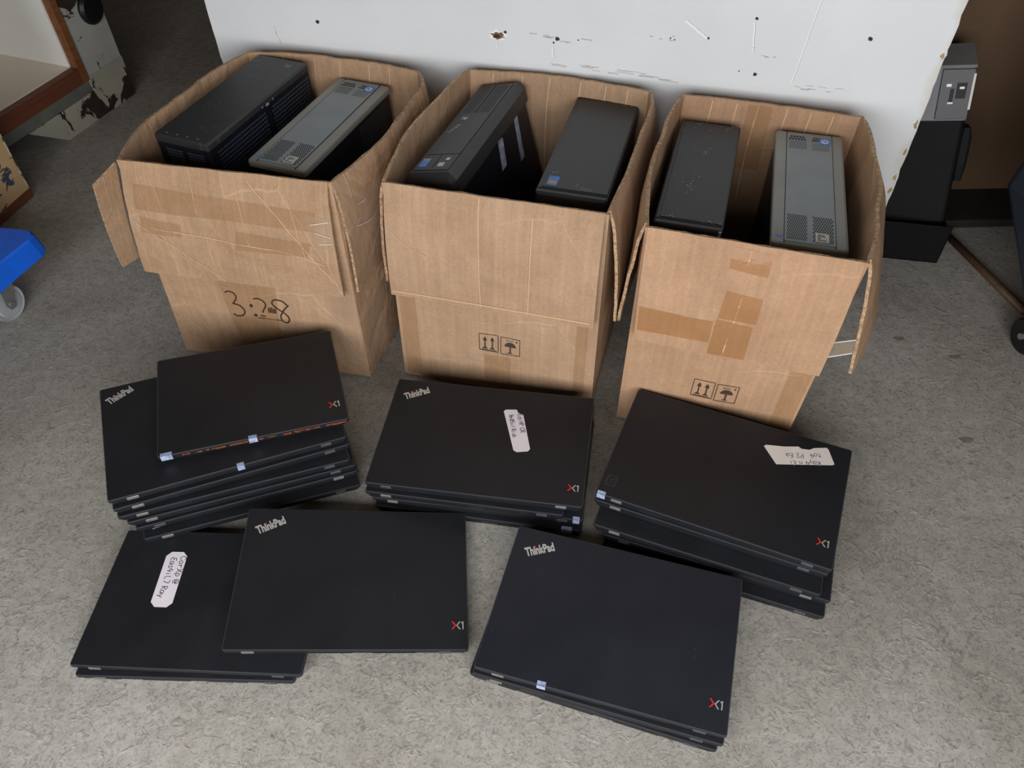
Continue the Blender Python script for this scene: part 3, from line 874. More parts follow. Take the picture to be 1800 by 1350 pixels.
# small pen-stroke alphabet, unit cell 0..1
PEN = {
    'C': [[(.9, .8), (.5, 1), (.1, .6), (.2, .1), (.6, 0), (.9, .2)]], 'o': [[(.5, .6), (.15, .4), (.3, 0), (.75, .1), (.8, .5), (.5, .6)]],
    'r': [[(.2, 0), (.2, .6)], [(.2, .4), (.5, .6), (.8, .55)]], 'X': [[(.1, 1), (.9, 0)], [(.9, 1), (.1, 0)]],
    'p': [[(.2, -.3), (.2, .6), (.6, .65), (.8, .35), (.5, .05), (.2, .15)]], '@': [[(.7, .5), (.4, .6), (.3, .3), (.6, .25), (.7, .55), (.8, .3), (1, .6), (.6, .95), (.1, .7), (.1, .2), (.5, -.05), (.9, .1)]],
    'E': [[(.9, 1), (.3, .9), (.35, .55), (.7, .5), (.3, .45), (.15, .1), (.8, 0)]], 'a': [[(.8, .6), (.3, .6), (.15, .2), (.5, 0), (.8, .5), (.85, 0)]],
    's': [[(.8, .6), (.3, .55), (.6, .25), (.7, .05), (.2, 0)]], 'L': [[(.2, 1), (.2, .05), (.8, 0)]], 'l': [[(.4, 1), (.4, 0)]],
    '4': [[(.5, 1), (.1, .4), (.9, .4)], [(.65, .8), (.6, 0)]], '7': [[(.1, 1), (.8, .95), (.4, 0)]], 'y': [[(.15, .6), (.45, .1)], [(.85, .6), (.3, -.35)]],
    'B': [[(.2, 0), (.2, 1), (.7, .9), (.65, .6), (.2, .5), (.8, .4), (.8, .1), (.2, 0)]], 'd': [[(.8, 1), (.8, 0), (.3, .05), (.2, .45), (.75, .55)]],
    'i': [[(.4, .6), (.4, 0)], [(.38, .85), (.44, .8)]], 'H': [[(.2, 1), (.2, 0)], [(.8, 1), (.8, 0)], [(.2, .5), (.8, .5)]], 'P': [[(.2, 0), (.2, 1), (.7, .95), (.8, .65), (.2, .5)]],
    'n': [[(.2, 0), (.2, .6)], [(.2, .4), (.5, .6), (.75, .45), (.8, 0)]], '5': [[(.8, 1), (.25, 1), (.2, .6), (.7, .55), (.8, .2), (.2, 0)]], '/': [[(.8, 1), (.2, 0)]],
    'R': [[(.2, 0), (.2, 1), (.75, .9), (.7, .6), (.2, .5), (.9, 0)]], 'e': [[(.2, .3), (.75, .35), (.6, .6), (.25, .5), (.2, .1), (.75, .05)]], 'k': [[(.2, 1), (.2, 0)], [(.8, .6), (.2, .3), (.8, 0)]],
    '8': [[(.5, .5), (.2, .8), (.5, 1), (.8, .8), (.3, .3), (.4, 0), (.75, .1), (.7, .35), (.5, .5)]], '2': [[(.15, .8), (.5, 1), (.8, .75), (.2, .05), (.85, 0)]],
    'z': [[(.2, .6), (.8, .6), (.2, 0), (.85, 0)]], 't': [[(.45, .9), (.45, .1), (.8, 0)], [(.15, .6), (.8, .6)]], ' ': [],
}


def write(root, text, origin, ang, h, z, wd=.0009, step=.78, mat=None, flipx=False):
    m_ = MB(); x = 0
    for ch in text:
        for L in PEN.get(ch, []):
            pts = smoothline(L, 4) if len(L) > 2 else L
            P = []
            for (a, b) in pts:
                q = rotz((x + a * h * .8, b * h), ang); P.append((Vector((origin[0] + q[0], origin[1] + q[1], z)), Vector((0, 0, 1))))
            ribbon(m_, P, wd)
        x += h * step if ch != ' ' else h * .45
    return m_.build('handwriting', mat or K['pen'], root)


def round_quad(pts, r=.15):
    out = []
    n = len(pts)
    for i in range(n):
        p = Vector(pts[i]); a = Vector(pts[i - 1]); b = Vector(pts[(i + 1) % n])
        d = min((a - p).length, (b - p).length) * r
        out += [tuple(p + (a - p).normalized() * d), tuple(p + (b - p).normalized() * d)]
    return out


def label_B(root, wd, dp, th):
    la = patch(root, 'paper_label', round_quad([(-.078, -.0170), (-.0475, -.0170), (-.0515, .0690), (-.0820, .0685)], .22), th, K['label'])
    write(la, 'CorXp @', (-.0595, .0620), R(-88), .0085, th + .0006)
    write(la, 'Eas4iL7 Ray', (-.0730, .0600), R(-88), .0085, th + .0006, step=.70)


def label_C(root, wd, dp, th):
    la = patch(root, 'paper_label', round_quad([(.0495, -.0205), (.0745, -.0150), (.0535, .0560), (.0450, .0580), (.0420, .0650), (.0205, .0620)], .16), th, K['label'])
    write(la, 'EdiHP CR', (.0440, .0560), R(-74), .0072, th + .0006, step=.72)
    write(la, 'Bn85i/ Risk', (.0310, .0520), R(-74), .0066, th + .0006, step=.66)


def label_E(root, wd, dp, th):
    la = patch(root, 'paper_label', [(.0420, .0670), (.0640, .0410), (.0655, .0400), (.1415, .0690), (.1440, .0715), (.1320, .0965), (.1290, .0985), (.1120, .0910), (.1060, .0850), (.0950, .0825), (.0900, .0850), (.0700, .0770), (.0450, .0705)], th, K['labelE'])
    write(la, 'to4b P2 Ea', (.1230, .0835), R(201), .0080, th + .0006, mat=simple('faint_violet_ink', lin(112, 96, 130), .5), step=.7)
    write(la, 'Ray4 n Ei', (.1240, .0690), R(201), .0080, th + .0006, mat=simple('faint_violet_ink', lin(112, 96, 130), .5), step=.7)
    m_ = MB(); nn = Vector((0, 0, 1))
    cx, cy = -.1495, -.0800
    for L in ([(-.007, -.009), (.006, -.009), (.006, .008), (-.007, .008), (-.007, -.009)], [(-.003, -.003), (.003, -.003)], [(-.003, .001), (.003, .002), (.003, .004)]):
        ribbon(m_, [(Vector((cx + a, cy + b, th + .0004)), nn) for a, b in L], .0005)
    m_.build('worn_mark', simple('worn_grey_mark', lin(92, 92, 94), .6), root)
    seal(root, -.1565, -dp / 2, th)


def seal(root, x, y, th, w_=.012, h=None, down=True):
    """small bluish sticker folded over the rear edge"""
    m_ = MB()
    m_.box(x - w_ / 2, x + w_ / 2, y - .0007, y + .0055, th - .0002, th + .0004)
    m_.box(x - w_ / 2, x + w_ / 2, y - .0009, y - .0001, th - .0090, th + .0004)
    return m_.build('foil_seal', K['seal'], root)


def ex_G(root, wd, dp, th):
    seal(root, -.125, -dp / 2, th, .016); seal(root, -.004, -dp / 2, th, .012)
    m_ = MB(); rr = random.Random(5)
    for _ in range(26):
        x = rr.uniform(-wd * .38, wd * .46); L_ = rr.uniform(.004, .014)
        m_.box(x, x + L_, -dp / 2 - .0005, -dp / 2 + .0008, th - .0050 - rr.random() * .002, th - .0035 - rr.random() * .001)
    m_.build('residue', K['rust'], root)


def ex_seal(x, w_=.012, y=None):
    def f(root, wd, dp, th): seal(root, x, -dp / 2 if y is None else y, th, w_)
    return f


def ex_F5(root, wd, dp, th):
    patch(root, 'foil_seal', [(-.146, -.094), (-.131, -.092), (-.128, -.086), (-.134, -.083), (-.143, -.087)], th, K['seal'])


GL, GM, GR = 'laptops in the left back stack', 'laptops in the middle stack', 'laptops in the right stack'
# back-left stack: its bottom laptop rests with its left corner on the front left pair, so the whole stack leans
build_laptop(-.4060, .8270, 16.0, .1295, 'smaller black laptop with frayed orange rear edge, topmost of the back left stack', .2750, .2025, .0143, x1=(.1195, -.0665), group=GL, extra=ex_G, tilt=-2.6, hinges=False)
build_laptop(-.4487, .7931, 21.3, .1130, 'black laptop with silver corner lettering directly under the smaller top laptop', .337, .2265, .0146, think=(-.1395, .0905), group=GL, extra=ex_seal(.012, .010), tilt=-3.4)
build_laptop(-.4459, .7870, 22.0, .0967, 'black laptop third from the top of the back left stack', .338, .219, .0143, group=GL, tilt=-3.8)
build_laptop(-.4421, .7790, 19.9, .0802, 'black laptop fourth from the top of the back left stack, turned slightly clockwise', .331, .219, .0143, group=GL, tilt=-4.2)
build_laptop(-.4358, .7798, 20.3, .0635, 'black laptop third from the bottom of the back left stack', .330, .217, .0143, group=GL, tilt=-4.6)
build_laptop(-.4332, .7805, 20.9, .0468, 'black laptop second from the bottom of the back left stack', .326, .217, .0143, group=GL, tilt=-5.0)
build_laptop(-.4262, .7687, 20.2, .0314, 'bottom black laptop of the back left stack with a bluish foil seal on its lid', .318, .217, .0147, group=GL, extra=ex_F5, tilt=-5.3)
# middle stack
build_laptop(-.0450, .7675, -9.4, .0680, 'black laptop with tall white handwritten label, topmost of the middle stack', .326, .2130, think=(-.1255, .0780), x1=(.1455, -.0745), group=GM, extra=label_C)
build_laptop(-.0590, .7650, -9.8, .0510, 'shorter black laptop directly under the labelled top one of the middle stack', .300, .2140, group=GM)
build_laptop(-.0400, .7740, -9.0, .0340, 'black laptop second from the bottom of the middle stack, sticking out behind', .322, .2300, group=GM, extra=ex_seal(.150, .010))
build_laptop(-.0390, .7620, -10.0, .0170, 'bottom black laptop of the middle stack with a blue seal at its right end', .318, .2180, group=GM, extra=ex_seal(.136, .016))
# right stack
build_laptop(.3110, .6810, -23.8, .0875, 'black laptop with cream torn label at its upper right, topmost of the right stack', .331, .2165, x1=(.1470, -.0700), group=GR, extra=label_E)
build_laptop(.3100, .6830, -23.2, .0702, 'black laptop directly under the top one of the right stack', .330, .217, group=GR)
build_laptop(.3007, .6580, -22.0, .0528, 'black laptop in the middle of the right stack, shifted toward the front', .319, .217, group=GR)
build_laptop(.3150, .6560, -20.9, .0350, 'black laptop second from the bottom of the right stack', .320, .218, group=GR)
build_laptop(.3100, .6420, -21.1, .0172, 'bottom black laptop of the right stack, its front right corner jutting out', .316, .219, group=GR)
# front stacks
build_laptop(-.4270, .5270, -3.8, .0304, 'black laptop with white label in violet pen, on top of the front left pair', .308, .2060, .0150, group='laptops in the front left pile', extra=label_B)
build_laptop(-.4331, .5235, -2.9, .0152, 'bottom black laptop of the front left pair, beneath the one with the white label', .292, .2080, .0150, group='laptops in the front left pile')
build_laptop(-.2270, .5500, 2.4, .0400, 'black laptop leaning with its left end on the front left pair of laptops', .3175, .2160, .0153, think=True, x1=True, tilt=-8.2)
build_laptop(.1262, .4690, -17.0, .0510, 'black laptop with bright silver lettering, topmost of the front right stack', .3175, .2165, think=(-.1200, .0775), x1=(.1415, -.0725), lid='lidb', group='laptops in the front right stack', extra=ex_seal(-.070, .011))
build_laptop(.1250, .4665, -17.5, .0340, 'black laptop in the middle of the front right stack', .319, .217, group='laptops in the front right stack')
build_laptop(.1225, .4690, -18.9, .0170, 'bottom black laptop of the front right stack', .321, .218, group='laptops in the front right stack')


# ------------------------------------------------------------------ desktop computers in the boxes
def cells(m_, x0, x1, y0, y1, z, nx, ny, fx=.62, fy=.62, stagger=True, t=.0005):
    dx = (x1 - x0) / nx; dy = (y1 - y0) / ny
    for j in range(ny):
        for i in range(nx):
            o = dx * .5 if stagger and j % 2 else 0
            a = x0 + i * dx + o
            if a + dx * fx > x1: continue
            b = y0 + j * dy
            m_.add([(a, b, z), (a + dx * fx, b, z), (a + dx * fx, b + dy * fy, z), (a, b + dy * fy, z)], [(0, 1, 2, 3)])


def cells_side(m_, x, y0, y1, z0, z1, ny, nz, f=.6):
    dy = (y1 - y0) / ny; dz = (z1 - z0) / nz
    for j in range(nz):
        for i in range(ny):
            a = y0 + (i + (.5 if j % 2 else 0)) * dy; b = z0 + j * dz
            if a + dy * f > y1: continue
            m_.add([(x, a, b), (x, a + dy * f, b), (x, a + dy * f, b + dz * f), (x, a, b + dz * f)], [(0, 1, 2, 3)])


def cells_front(m_, y, x0, x1, z0, z1, nx, nz, f=.6):
    dx = (x1 - x0) / nx; dz = (z1 - z0) / nz
    for j in range(nz):
        for i in range(nx):
            a = x0 + (i + (.5 if j % 2 else 0)) * dx; b = z0 + j * dz
            if a + dx * f > x1: continue
            m_.add([(a, y, b), (a + dx * f, y, b), (a + dx * f, y, b + dz * f), (a, y, b + dz * f)], [(0, 1, 2, 3)])


def tower_root(ctr, deg, top, h, label, roll=0):
    o = empty('desktop_computer', (ctr[0], ctr[1], top - h), R(deg), 0)
    if roll:
        # lean about the length axis, keeping the top face centred where it is
        Mx = Matrix.Rotation(R(deg), 4, 'Z') @ Matrix.Rotation(R(-roll), 4, 'Y')
        p = Vector((ctr[0], ctr[1], top)) - (Mx @ Vector((0, 0, h)))
        o.rotation_euler = Mx.to_euler(); o.location = p
    tag(o, label, 'computer', 'desktop computers standing in the boxes')
    return o


def grey_tower(ctr, deg, top, wd, ln, label, flip=False):
    """grey slim desktop standing on end, front bezel facing up"""
    h = top - .011
    root = tower_root(ctr, deg, top, h, label)
    MB().rring(wd - .006, ln - .008, .004, [(0, .002), (.004, 0), (h - .010, 0)]).build('metal_case', K['navyside'], root)
    MB().rring(wd, ln, .007, [(h - .010, 0), (h - .004, 0), (h - .0010, .0010), (h, .004)]).build('front_bezel', K['greypc2'], root, smooth=False)
    iw = wd * .66
    mp = MB(); mp.rring(iw, ln - .014, .002, [(h - .0006, 0), (h + .0008, 0), (h + .0012, .0005)]); mp.build('centre_panel', K['greypc'], root)
    ms_ = MB()
    for sx in (-1, 1): ms_.box(sx * iw / 2 - .0006, sx * iw / 2 + .0006, -ln / 2 + .004, ln / 2 - .004, h, h + .0010)
    ms_.build('panel_seam', K['slot'], root)
    mv = MB()
    yb = -ln / 2 + .012
    cells(mv, -iw / 2 + .003, -.004, yb, yb + .060, h + .0016, 9, 13, .5, .68)
    cells(mv, .004, iw / 2 - .003, yb, yb + .060, h + .0016, 8, 13, .5, .68)
    mv.build('vent_grille', K['vent'], root)
    mv = MB(); yt = ln / 2 - .014
    cells(mv, -iw / 2 + .003, -.004, yt - .014, yt, h + .0016, 6, 2, .7, .6); cells(mv, .004, iw / 2 - .016, yt - .014, yt, h + .0016, 4, 2, .7, .6)
    mv.build('vent_grille', K['vent'], root)
    mv = MB(); cells(mv, -iw / 2 + .003, -.004, yt - .040, yt - .016, h + .0016, 14, 5, .45, .7); cells(mv, .004, iw / 2 - .004, yt - .040, yt - .018, h + .0016, 14, 4, .45, .5)
    mv.build('vent_grille', simple('shallow_grey_slots', lin(84, 88, 88), .5), root)
    # blue square emblem with a white ring and letters
    lx, ly = iw / 2 - .011, yt - .012
    em = MB().box(lx - .0085, lx + .0085, ly - .0085, ly + .0085, h + .0012, h + .0018).build('emblem', K['blue'], root)
    me = MB(); me.cyl((lx, ly, h + .0018), (lx, ly, h + .0021), .0058, 24); me.build('emblem_disc', K['white'], em)
    place_text('emblem_letters', 'hp', .0088, .8, .0001, K['blue'], em, (lx, ly, h + .0024), (0, 0, 0))
    sx, sy = .016, yb + .010
    bl_ = MB().box(sx - .009, sx + .009, sy - .010, sy + .010, h + .0017, h + .0022).build('barcode_label', K['barcode'], root)
    mbc = MB(); rr = random.Random(2)
    for k in range(7): mbc.box(sx - .0065, sx - .0065 + rr.uniform(.004, .012), sy - .008 + k * .0023, sy - .0072 + k * .0023, h + .0022, h + .0024)
    mbc.build('label_print', K['print'], bl_)
    MB().prism([(-wd / 2 + .006, -ln / 2 + .018), (-wd / 2 + .013, -ln / 2 + .015), (-wd / 2 + .016, -ln / 2 + .019), (-wd / 2 + .009, -ln / 2 + .022)], h, h + .0006).build('blue_mark', K['blue'], root)
    # dark recessed front end
    MB().box(-wd / 2 + .008, wd / 2 - .012, -ln / 2 + .0030, -ln / 2 + .0044, h - .050, h - .014).build('end_recess', K['vent'], root)
    me2 = MB(); cells_side(me2, wd / 2 - .0026, ln * .10, ln * .42, h - .075, h - .018, 20, 9, .5); me2.build('side_vent', K['ventlight'], root)
    return root


def black_tower_a(ctr, deg, top, wd, ln, label):
    h = top - .011; root = tower_root(ctr, deg, top, h, label)
    MB().rring(wd - .002, ln - .002, .004, [(0, .002), (.004, 0), (h - .012, 0)]).build('metal_case', K['navyside'], root)
    MB().rring(wd, ln, .006, [(h - .012, 0), (h - .003, 0), (h, .003)]).build('front_bezel', K['blackpc'], root)
    mv = MB(); x = wd / 2 - .0006
    cells_side(mv, x, -ln / 2 + .02, ln * .02, h - .11, h - .018, 26, 13, .5); cells_side(mv, x, ln * .08, ln * .47, h - .10, h - .018, 22, 12, .5)
    mv.build('side_mesh', K['ventlight'], root)
    mf = MB(); cells_front(mf, -ln / 2 + .0006, -wd / 2 + .018, -.002, h - .075, h - .020, 12, 11); cells_front(mf, -ln / 2 + .0006, .006, wd / 2 - .012, h - .075, h - .020, 11, 11)
    mf.build('end_mesh', K['ventlight'], root)
    m_ = MB()
    for k in range(4): m_.box(-wd * .32 + k * .020, -wd * .32 + .003 + k * .020, -ln / 2 + .009, -ln / 2 + .011, h - .0002, h + .0005)
    for k, y in enumerate((.02, .035, .055)): m_.box(wd / 2 - .0006, wd / 2 + .0004, ln * y * 3 - .02, ln * y * 3 - .016, h - .012, h - .009)
    rr = random.Random(31)
    for _ in range(34):
        a = rr.gauss(0, 1); x_ = -.006 + a * .010; y_ = -.030 + a * .016 + rr.gauss(0, .008); s_ = rr.uniform(.0006, .0022)
        m_.add([(x_, y_, h + .0004), (x_ + s_ * 1.6, y_ + s_ * .4, h + .0004), (x_ + s_, y_ + s_ * .9, h + .0004)], [(0, 1, 2)])
    m_.build('scuff_mark', simple('pale_scuff', lin(112, 108, 104), .6), root)
    place_text('emblem', 'hp', .017, .8, 0, simple('dim_grey_emblem', lin(112, 116, 124), .5), root, (wd * .24, ln / 2 - .022, h + .0002), (0, 0, R(12)))
    # status lights on the side edge
    MB().box(wd / 2 - .0006, wd / 2 + .0005, .010, .018, h - .014, h - .011).build('button', simple('pale_button', lin(150, 150, 150), .5), root)
    return root


def black_tower_hp(ctr, deg, top, wd, ln, label, roll):
    """black tower with chamfered bezel and perforated upper third"""
    h = top - .03; root = tower_root(ctr, deg, top, h, label, roll)
    MB().rring(wd - .002, ln - .020, .004, [(0, .002), (.004, 0), (h - .035, 0)]).build('metal_case', K['navyside'], root)
    MB().rring(wd + .004, ln, .010, [(h - .035, 0), (h - .012, 0), (h - .002, .009), (h, .012)]).build('front_bezel', K['blackpc2'], root)
    iw = wd - .026
    MB().rring(iw, ln - .034, .002, [(h - .0006, 0), (h + .0010, 0), (h + .0015, .0006)]).build('centre_panel', K['blackpc2'], root)
    mv = MB(); y1 = ln / 2 - .022; y0 = y1 - .098
    cells(mv, -iw / 2 + .003, -.004, y0, y1, h + .0019, 10, 30, .6, .62); cells(mv, .003, iw / 2 - .002, y0, y1, h + .0019, 9, 30, .6, .62)
    mv.build('vent_grille', K['vent'], root)
    MB().box(-iw / 2 + .001, iw / 2 - .001, y0 - .001, y1 + .001, h + .0012, h + .0017).build('mesh_plate', simple('worn_mesh_plate', lin(82, 83, 86), .5), root)
    MB().box(-.0026, .0012, y0, y1, h + .0012, h + .0022).build('divider_rib', K['slot'], root)
    # lettering and emblem
    ep_ = MB().box(-iw * .32, -iw * .05, y0 - .024, y0 - .012, h + .0015, h + .0018).build('emblem', simple('dull_emblem_plate', lin(70, 70, 72), .4), root)
    place_text('emblem_letters', 'hp', .011, .8, 0, K['silver'], ep_, (-iw * .18, y0 - .018, h + .0021), (0, 0, 0))
    place_text('lettering', 'Compaq', .0105, .8, 0, simple('dim_lettering', lin(132, 132, 134), .4), root, (-iw * .28, y0 - .052, h + .0018), (0, 0, R(72)))
    MB().box(-.0006, .0006, -ln / 2 + .022, -ln / 2 + .062, h + .0014, h + .0019).build('panel_seam', K['slot'], root)
    MB().box(-iw / 2, iw / 2, -ln / 2 + .062, -ln / 2 + .063, h + .0014, h + .0019).build('panel_seam', K['slot'], root)
    bs_ = MB().box(-iw / 2 + .004, -iw / 2 + .018, -ln / 2 + .026, -ln / 2 + .050, h + .0015, h + .0020).build('blue_sticker', K['blue'], root)
    MB().box(-iw / 2 + .006, -iw / 2 + .016, -ln / 2 + .044, -ln / 2 + .048, h + .0020, h + .0022).build('gold_band', K['gold'], bs_)
    for (x, y, s_) in ((.012, -ln / 2 + .032, .008), (.017, -ln / 2 + .048, .005)):
        MB().box(x - s_ * .6, x + s_ * .6, y - s_ * .6, y + s_ * .6, h + .0015, h + .0020).build('white_sticker', K['barcode'], root)
    # white labels on the right-hand side panel
    x = wd / 2 - .0006
    m_ = MB(); m_.add([(x, .000, h - .085), (x, .020, h - .085), (x, .030, h - .040), (x, .010, h - .035)], [(0, 1, 2, 3)]); m_.build('service_label', K['silverlabel'], root)
    m_ = MB(); m_.add([(x, .075, h - .110), (x, .092, h - .110), (x, .102, h - .030), (x, .086, h - .030)], [(0, 1, 2, 3)]); m_.build('service_label', K['silverlabel'], root)
    # rounded end cap
    MB().rring(wd * .88, .010, .004, [(h - .060, 0), (h - .020, 0), (h - .016, .002)], 3, 0, -ln / 2 + .010).build('end_cap', K['blackpc2'], root)
    return root


def black_tower_plain(ctr, deg, top, wd, ln, label, scuffed=False):
    h = top - .011; root = tower_root(ctr, deg, top, h, label)
    mt = K['blackpc'] if scuffed else K['blackpc2']
    MB().rring(wd - .004, ln - .006, .004, [(0, .002), (.004, 0), (h - .030, 0)]).build('metal_case', K['navyside'], root)
    MB().rring(wd, ln, .005, [(h - .030, 0), (h - .004, 0), (h - .001, .001), (h, .003)]).build('front_bezel', mt, root)
    iw = wd - .010
    MB().rring(iw, ln - .026, .001, [(h - .0006, 0), (h + .0008, 0), (h + .0012, .0006)], 4, .002, .002).build('centre_panel', mt, root)
    ms_ = MB()
    ms_.box(-wd / 2 + .002, wd / 2 - .002, -ln / 2 + .0110, -ln / 2 + .0122, h, h + .0009)
    if not scuffed: ms_.box(-wd / 2 + .002, wd / 2 - .002, ln / 2 - .0100, ln / 2 - .0092, h, h + .0009)
    ms_.build('panel_seam', K['slot'], root)
    if not scuffed:
        bs_ = MB().box(-iw / 2 + .008, -iw / 2 + .024, -ln / 2 + .020, -ln / 2 + .044, h + .0012, h + .0017).build('blue_sticker', K['blue'], root)
        MB().box(-iw / 2 + .010, -iw / 2 + .022, -ln / 2 + .024, -ln / 2 + .032, h + .0017, h + .0019).build('gold_band', K['gold'], bs_)
        place_text('lettering', 'DELL', .0085, 1.0, 0, simple('dim_silver_lettering', lin(120, 120, 122), .4), root, (wd * .18, -ln / 2 + .020, h + .0014), (0, 0, 0))
        m_ = MB()
        for (x, y) in ((-iw / 2 + .011, .054), (-iw / 2 + .016, .056), (.004, .030), (.003, .024), (wd * .38, ln - .018)): m_.cyl((x, -ln / 2 + y, h + .001), (x, -ln / 2 + y, h + .0016), .0012, 10)
        m_.build('indicator_dot', simple('grey_indicator', lin(130, 130, 132), .4), root)
    else:
        m_ = MB(); rr = random.Random(9)
        for (cx, cy, n_, sp) in ((.0, .055, 16, .010), (.030, ln / 2 - .014, 14, .009), (-.010, -.045, 22, .012), (-.030, -ln / 2 + .018, 16, .012), (.024, -ln / 2 + .014, 16, .010), (-.012, ln / 2 - .014, 8, .010)):
            for _ in range(n_):
                x = cx + rr.gauss(0, sp * .7); y = cy + rr.gauss(0, sp); s_ = rr.uniform(.0005, .0018)
                x = max(-wd / 2 + .008, min(wd / 2 - .006, x)); y = max(-ln / 2 + .015, min(ln / 2 - .008, y))
                m_.add([(x, y, h + .0015), (x + s_, y + s_ * .3, h + .0015), (x + s_ * .7, y + s_ * 1.3, h + .0015), (x - s_ * .2, y + s_, h + .0015)], [(0, 1, 2, 3)])
        m_.build('scuff_mark', simple('pale_chipped_paint', lin(164, 164, 164), .6), root)
        MB().box(wd / 2 - .006, wd / 2 - .002, -ln / 2 - .0003, -ln / 2 + .004, h - .022, h - .001).build('painted_corner_glint', K['seal'], root)  # bluish piece painted as a highlight on the corner
    return root


black_tower_a((-.4545, 1.258), -22.8, .388, .104, .294, 'black computer with mesh sides at the left of the left cardboard box')
grey_tower((-.307, 1.220), -22.0, .360, .105, .293, 'grey computer with vented bezel at the right of the left cardboard box')
black_tower_hp((-.0640, 1.170), -21.3, .375, .086, .316, 'black computer with chamfered bezel leaning at the left of the middle box', 13)
black_tower_plain((.135, 1.128), -16.6, .360, .110, .299, 'plain black computer with blue sticker at the right of the middle box')
black_tower_plain((.294, 1.045), -17.0, .360, .098, .293, 'scuffed black computer at the left of the right cardboard box', True)
grey_tower((.448, 1.000), -15.0, .360, .104, .305, 'grey computer with vented bezel at the right of the right cardboard box')


# ------------------------------------------------------------------ right-hand background
# brown sheet
MBs = MB(); MBs.box(.72, 2.4, 1.480, 1.495, .02, 1.6); bs = MBs.build('brown_sheet', K['brown']); tag(bs, 'large dark brown sheet standing behind the black machine on the right', 'panel')
bs.location = (0, 0, 0)
MB1 = MB(); MB1.box(.74, 2.2, 1.365, 1.52, .0, .02); b_ = MB1.build('floor_skid', K['blackbar'], bevel=.004); tag(b_, 'long low black skid lying on the floor under the brown sheet', 'beam')

# office machine: open tray with leaning housing
mr = empty('office_machine', (.80, 1.27, 0), R(-12)); tag(mr, 'black and grey office machine leaning in its tray right of the white board', 'machine')
# tray local coords (x right, y away)
t_ = MB()
X0, X1, Y0, Y1, H = -.23, .072, -.005, .125, .088
for bx_ in ((X0, X1, Y0, Y0 + .004, .0, H), (X0, X1, Y1, Y1 + .004, .0, H), (X0, X0 + .004, Y0, Y1, .0, H), (X1 - .004, X1, Y0, Y1, .0, H * .8), (X0, X1, Y0, Y1, .0, .004)): t_.box(*bx_)
t_.build('tray', K['device'], mr, bevel=.001)
# housing, leaning back
hs = empty('housing', (.066, .012, .075)); hs.parent = mr; hs.rotation_euler = (R(-17), R(-8), R(-4))
MB().rring(.235, .044, .010, [(0, .006), (.012, 0), (.205, 0)], 4, -.120, .026).build('lower_housing', K['device'], hs)
MB().rring(.235, .050, .004, [(.205, 0), (.298, 0), (.302, .002)], 4, -.120, .028).build('grey_cover', K['devsilver'], hs)
tc = MB(); tc.add([(-.237, -.002, .298), (-.003, -.002, .298), (-.003, .052, .298), (-.237, .052, .298), (-.237, -.002, .303), (-.003, -.002, .303), (-.006, .048, .334), (-.237, .048, .334)],
                  [(3, 2, 1, 0), (4, 5, 6, 7), (0, 1, 5, 4), (1, 2, 6, 5), (2, 3, 7, 6), (3, 0, 4, 7)]); tc.build('top_cover', K['devgrey'], hs, bevel=.001)
MB().box(-.058, -.004, -.001, .004, .208, .296).build('control_panel', K['devpanel'], hs, bevel=.0008)
mm = MB(); mm.box(-.030, -.014, -.0025, .0, .245, .272); mm.box(-.040, -.034, -.0025, .0, .238, .262); mm.build('latch', K['slot'], hs)
mm = MB(); mm.box(-.026, -.018, -.0042, -.0020, .262, .266); mm.box(-.048, -.040, -.0025, .0, .266, .271); mm.box(-.042, -.033, -.0035, .0, .236, .239); mm.build('metal_clip', K['steel'], hs)
MB().box(-.0062, -.0022, -.0015, .004, .225, .288).build('white_strip', K['white'], hs)
MB().rring(.020, .045, .006, [(.09, .004), (.12, 0), (.17, 0), (.19, .004)], 3, .004, .030).build('side_bump', K['device'], hs)

# stick on the floor
st = MB(); st.cyl((0, 0, 0), (.052, -.245, 0), .0075, 10); so = st.build('wooden_stick', K['stick'], smooth=True); so.location = (.920, 1.335, .0076)
tag(so, 'thin brown stick lying on the floor right of the boxes', 'stick')

# dark wheeled bin at the right edge
wb = empty('wheeled_bin', (1.05, 1.02, 0)); tag(wb, 'dark navy wheeled bin cut off by the right edge of the picture', 'bin')
A0 = Vector((.915, .985, .035)); A1 = Vector((.8549, 1.1575, .25)); A2 = Vector((.895, 1.1900, .34))
def bo(p): return Vector(p) - Vector((1.05, 1.02, 0))
m_ = MB()
prof = [A0, A1, A2, A2 + Vector((.03, .05, .62))]  # unseen upper part made tall to shade the area behind
back = [p + Vector((.42, .10, 0)) for p in prof]; 
near = [p + Vector((.10, -.28 if i else -.12, .0)) for i, p in enumerate(prof)]
far = [p + Vector((.42, -.10, 0)) for p in prof]
rings = [[bo(a), bo(b), bo(c), bo(d)] for a, b, c, d in zip(prof, near, far, back)]
V = [p for r_ in rings for p in r_]; F = [(3, 2, 1, 0), tuple(range(12, 16))]
for j in range(3): F += [(4 * j + i, 4 * j + (i + 1) % 4, 4 * (j + 1) + (i + 1) % 4, 4 * (j + 1) + i) for i in range(4)]
m_.add(V, F); m_.build('bin_body', K['navy'], wb, bevel=.012)
mw = MB(); mw.lathe([(.010, 0), (.030, 0), (.034, .003), (.034, .019), (.030, .022), (.010, .022)], bo((.915, 1.0, .034)), (1, .15, 0)); mw.build('caster_wheel', K['rubber'], wb, smooth=False)
MB().cyl(bo((.91, 1.0, .034)), bo((.95, 1.006, .034)), .006, 10).build('axle', K['steel'], wb)

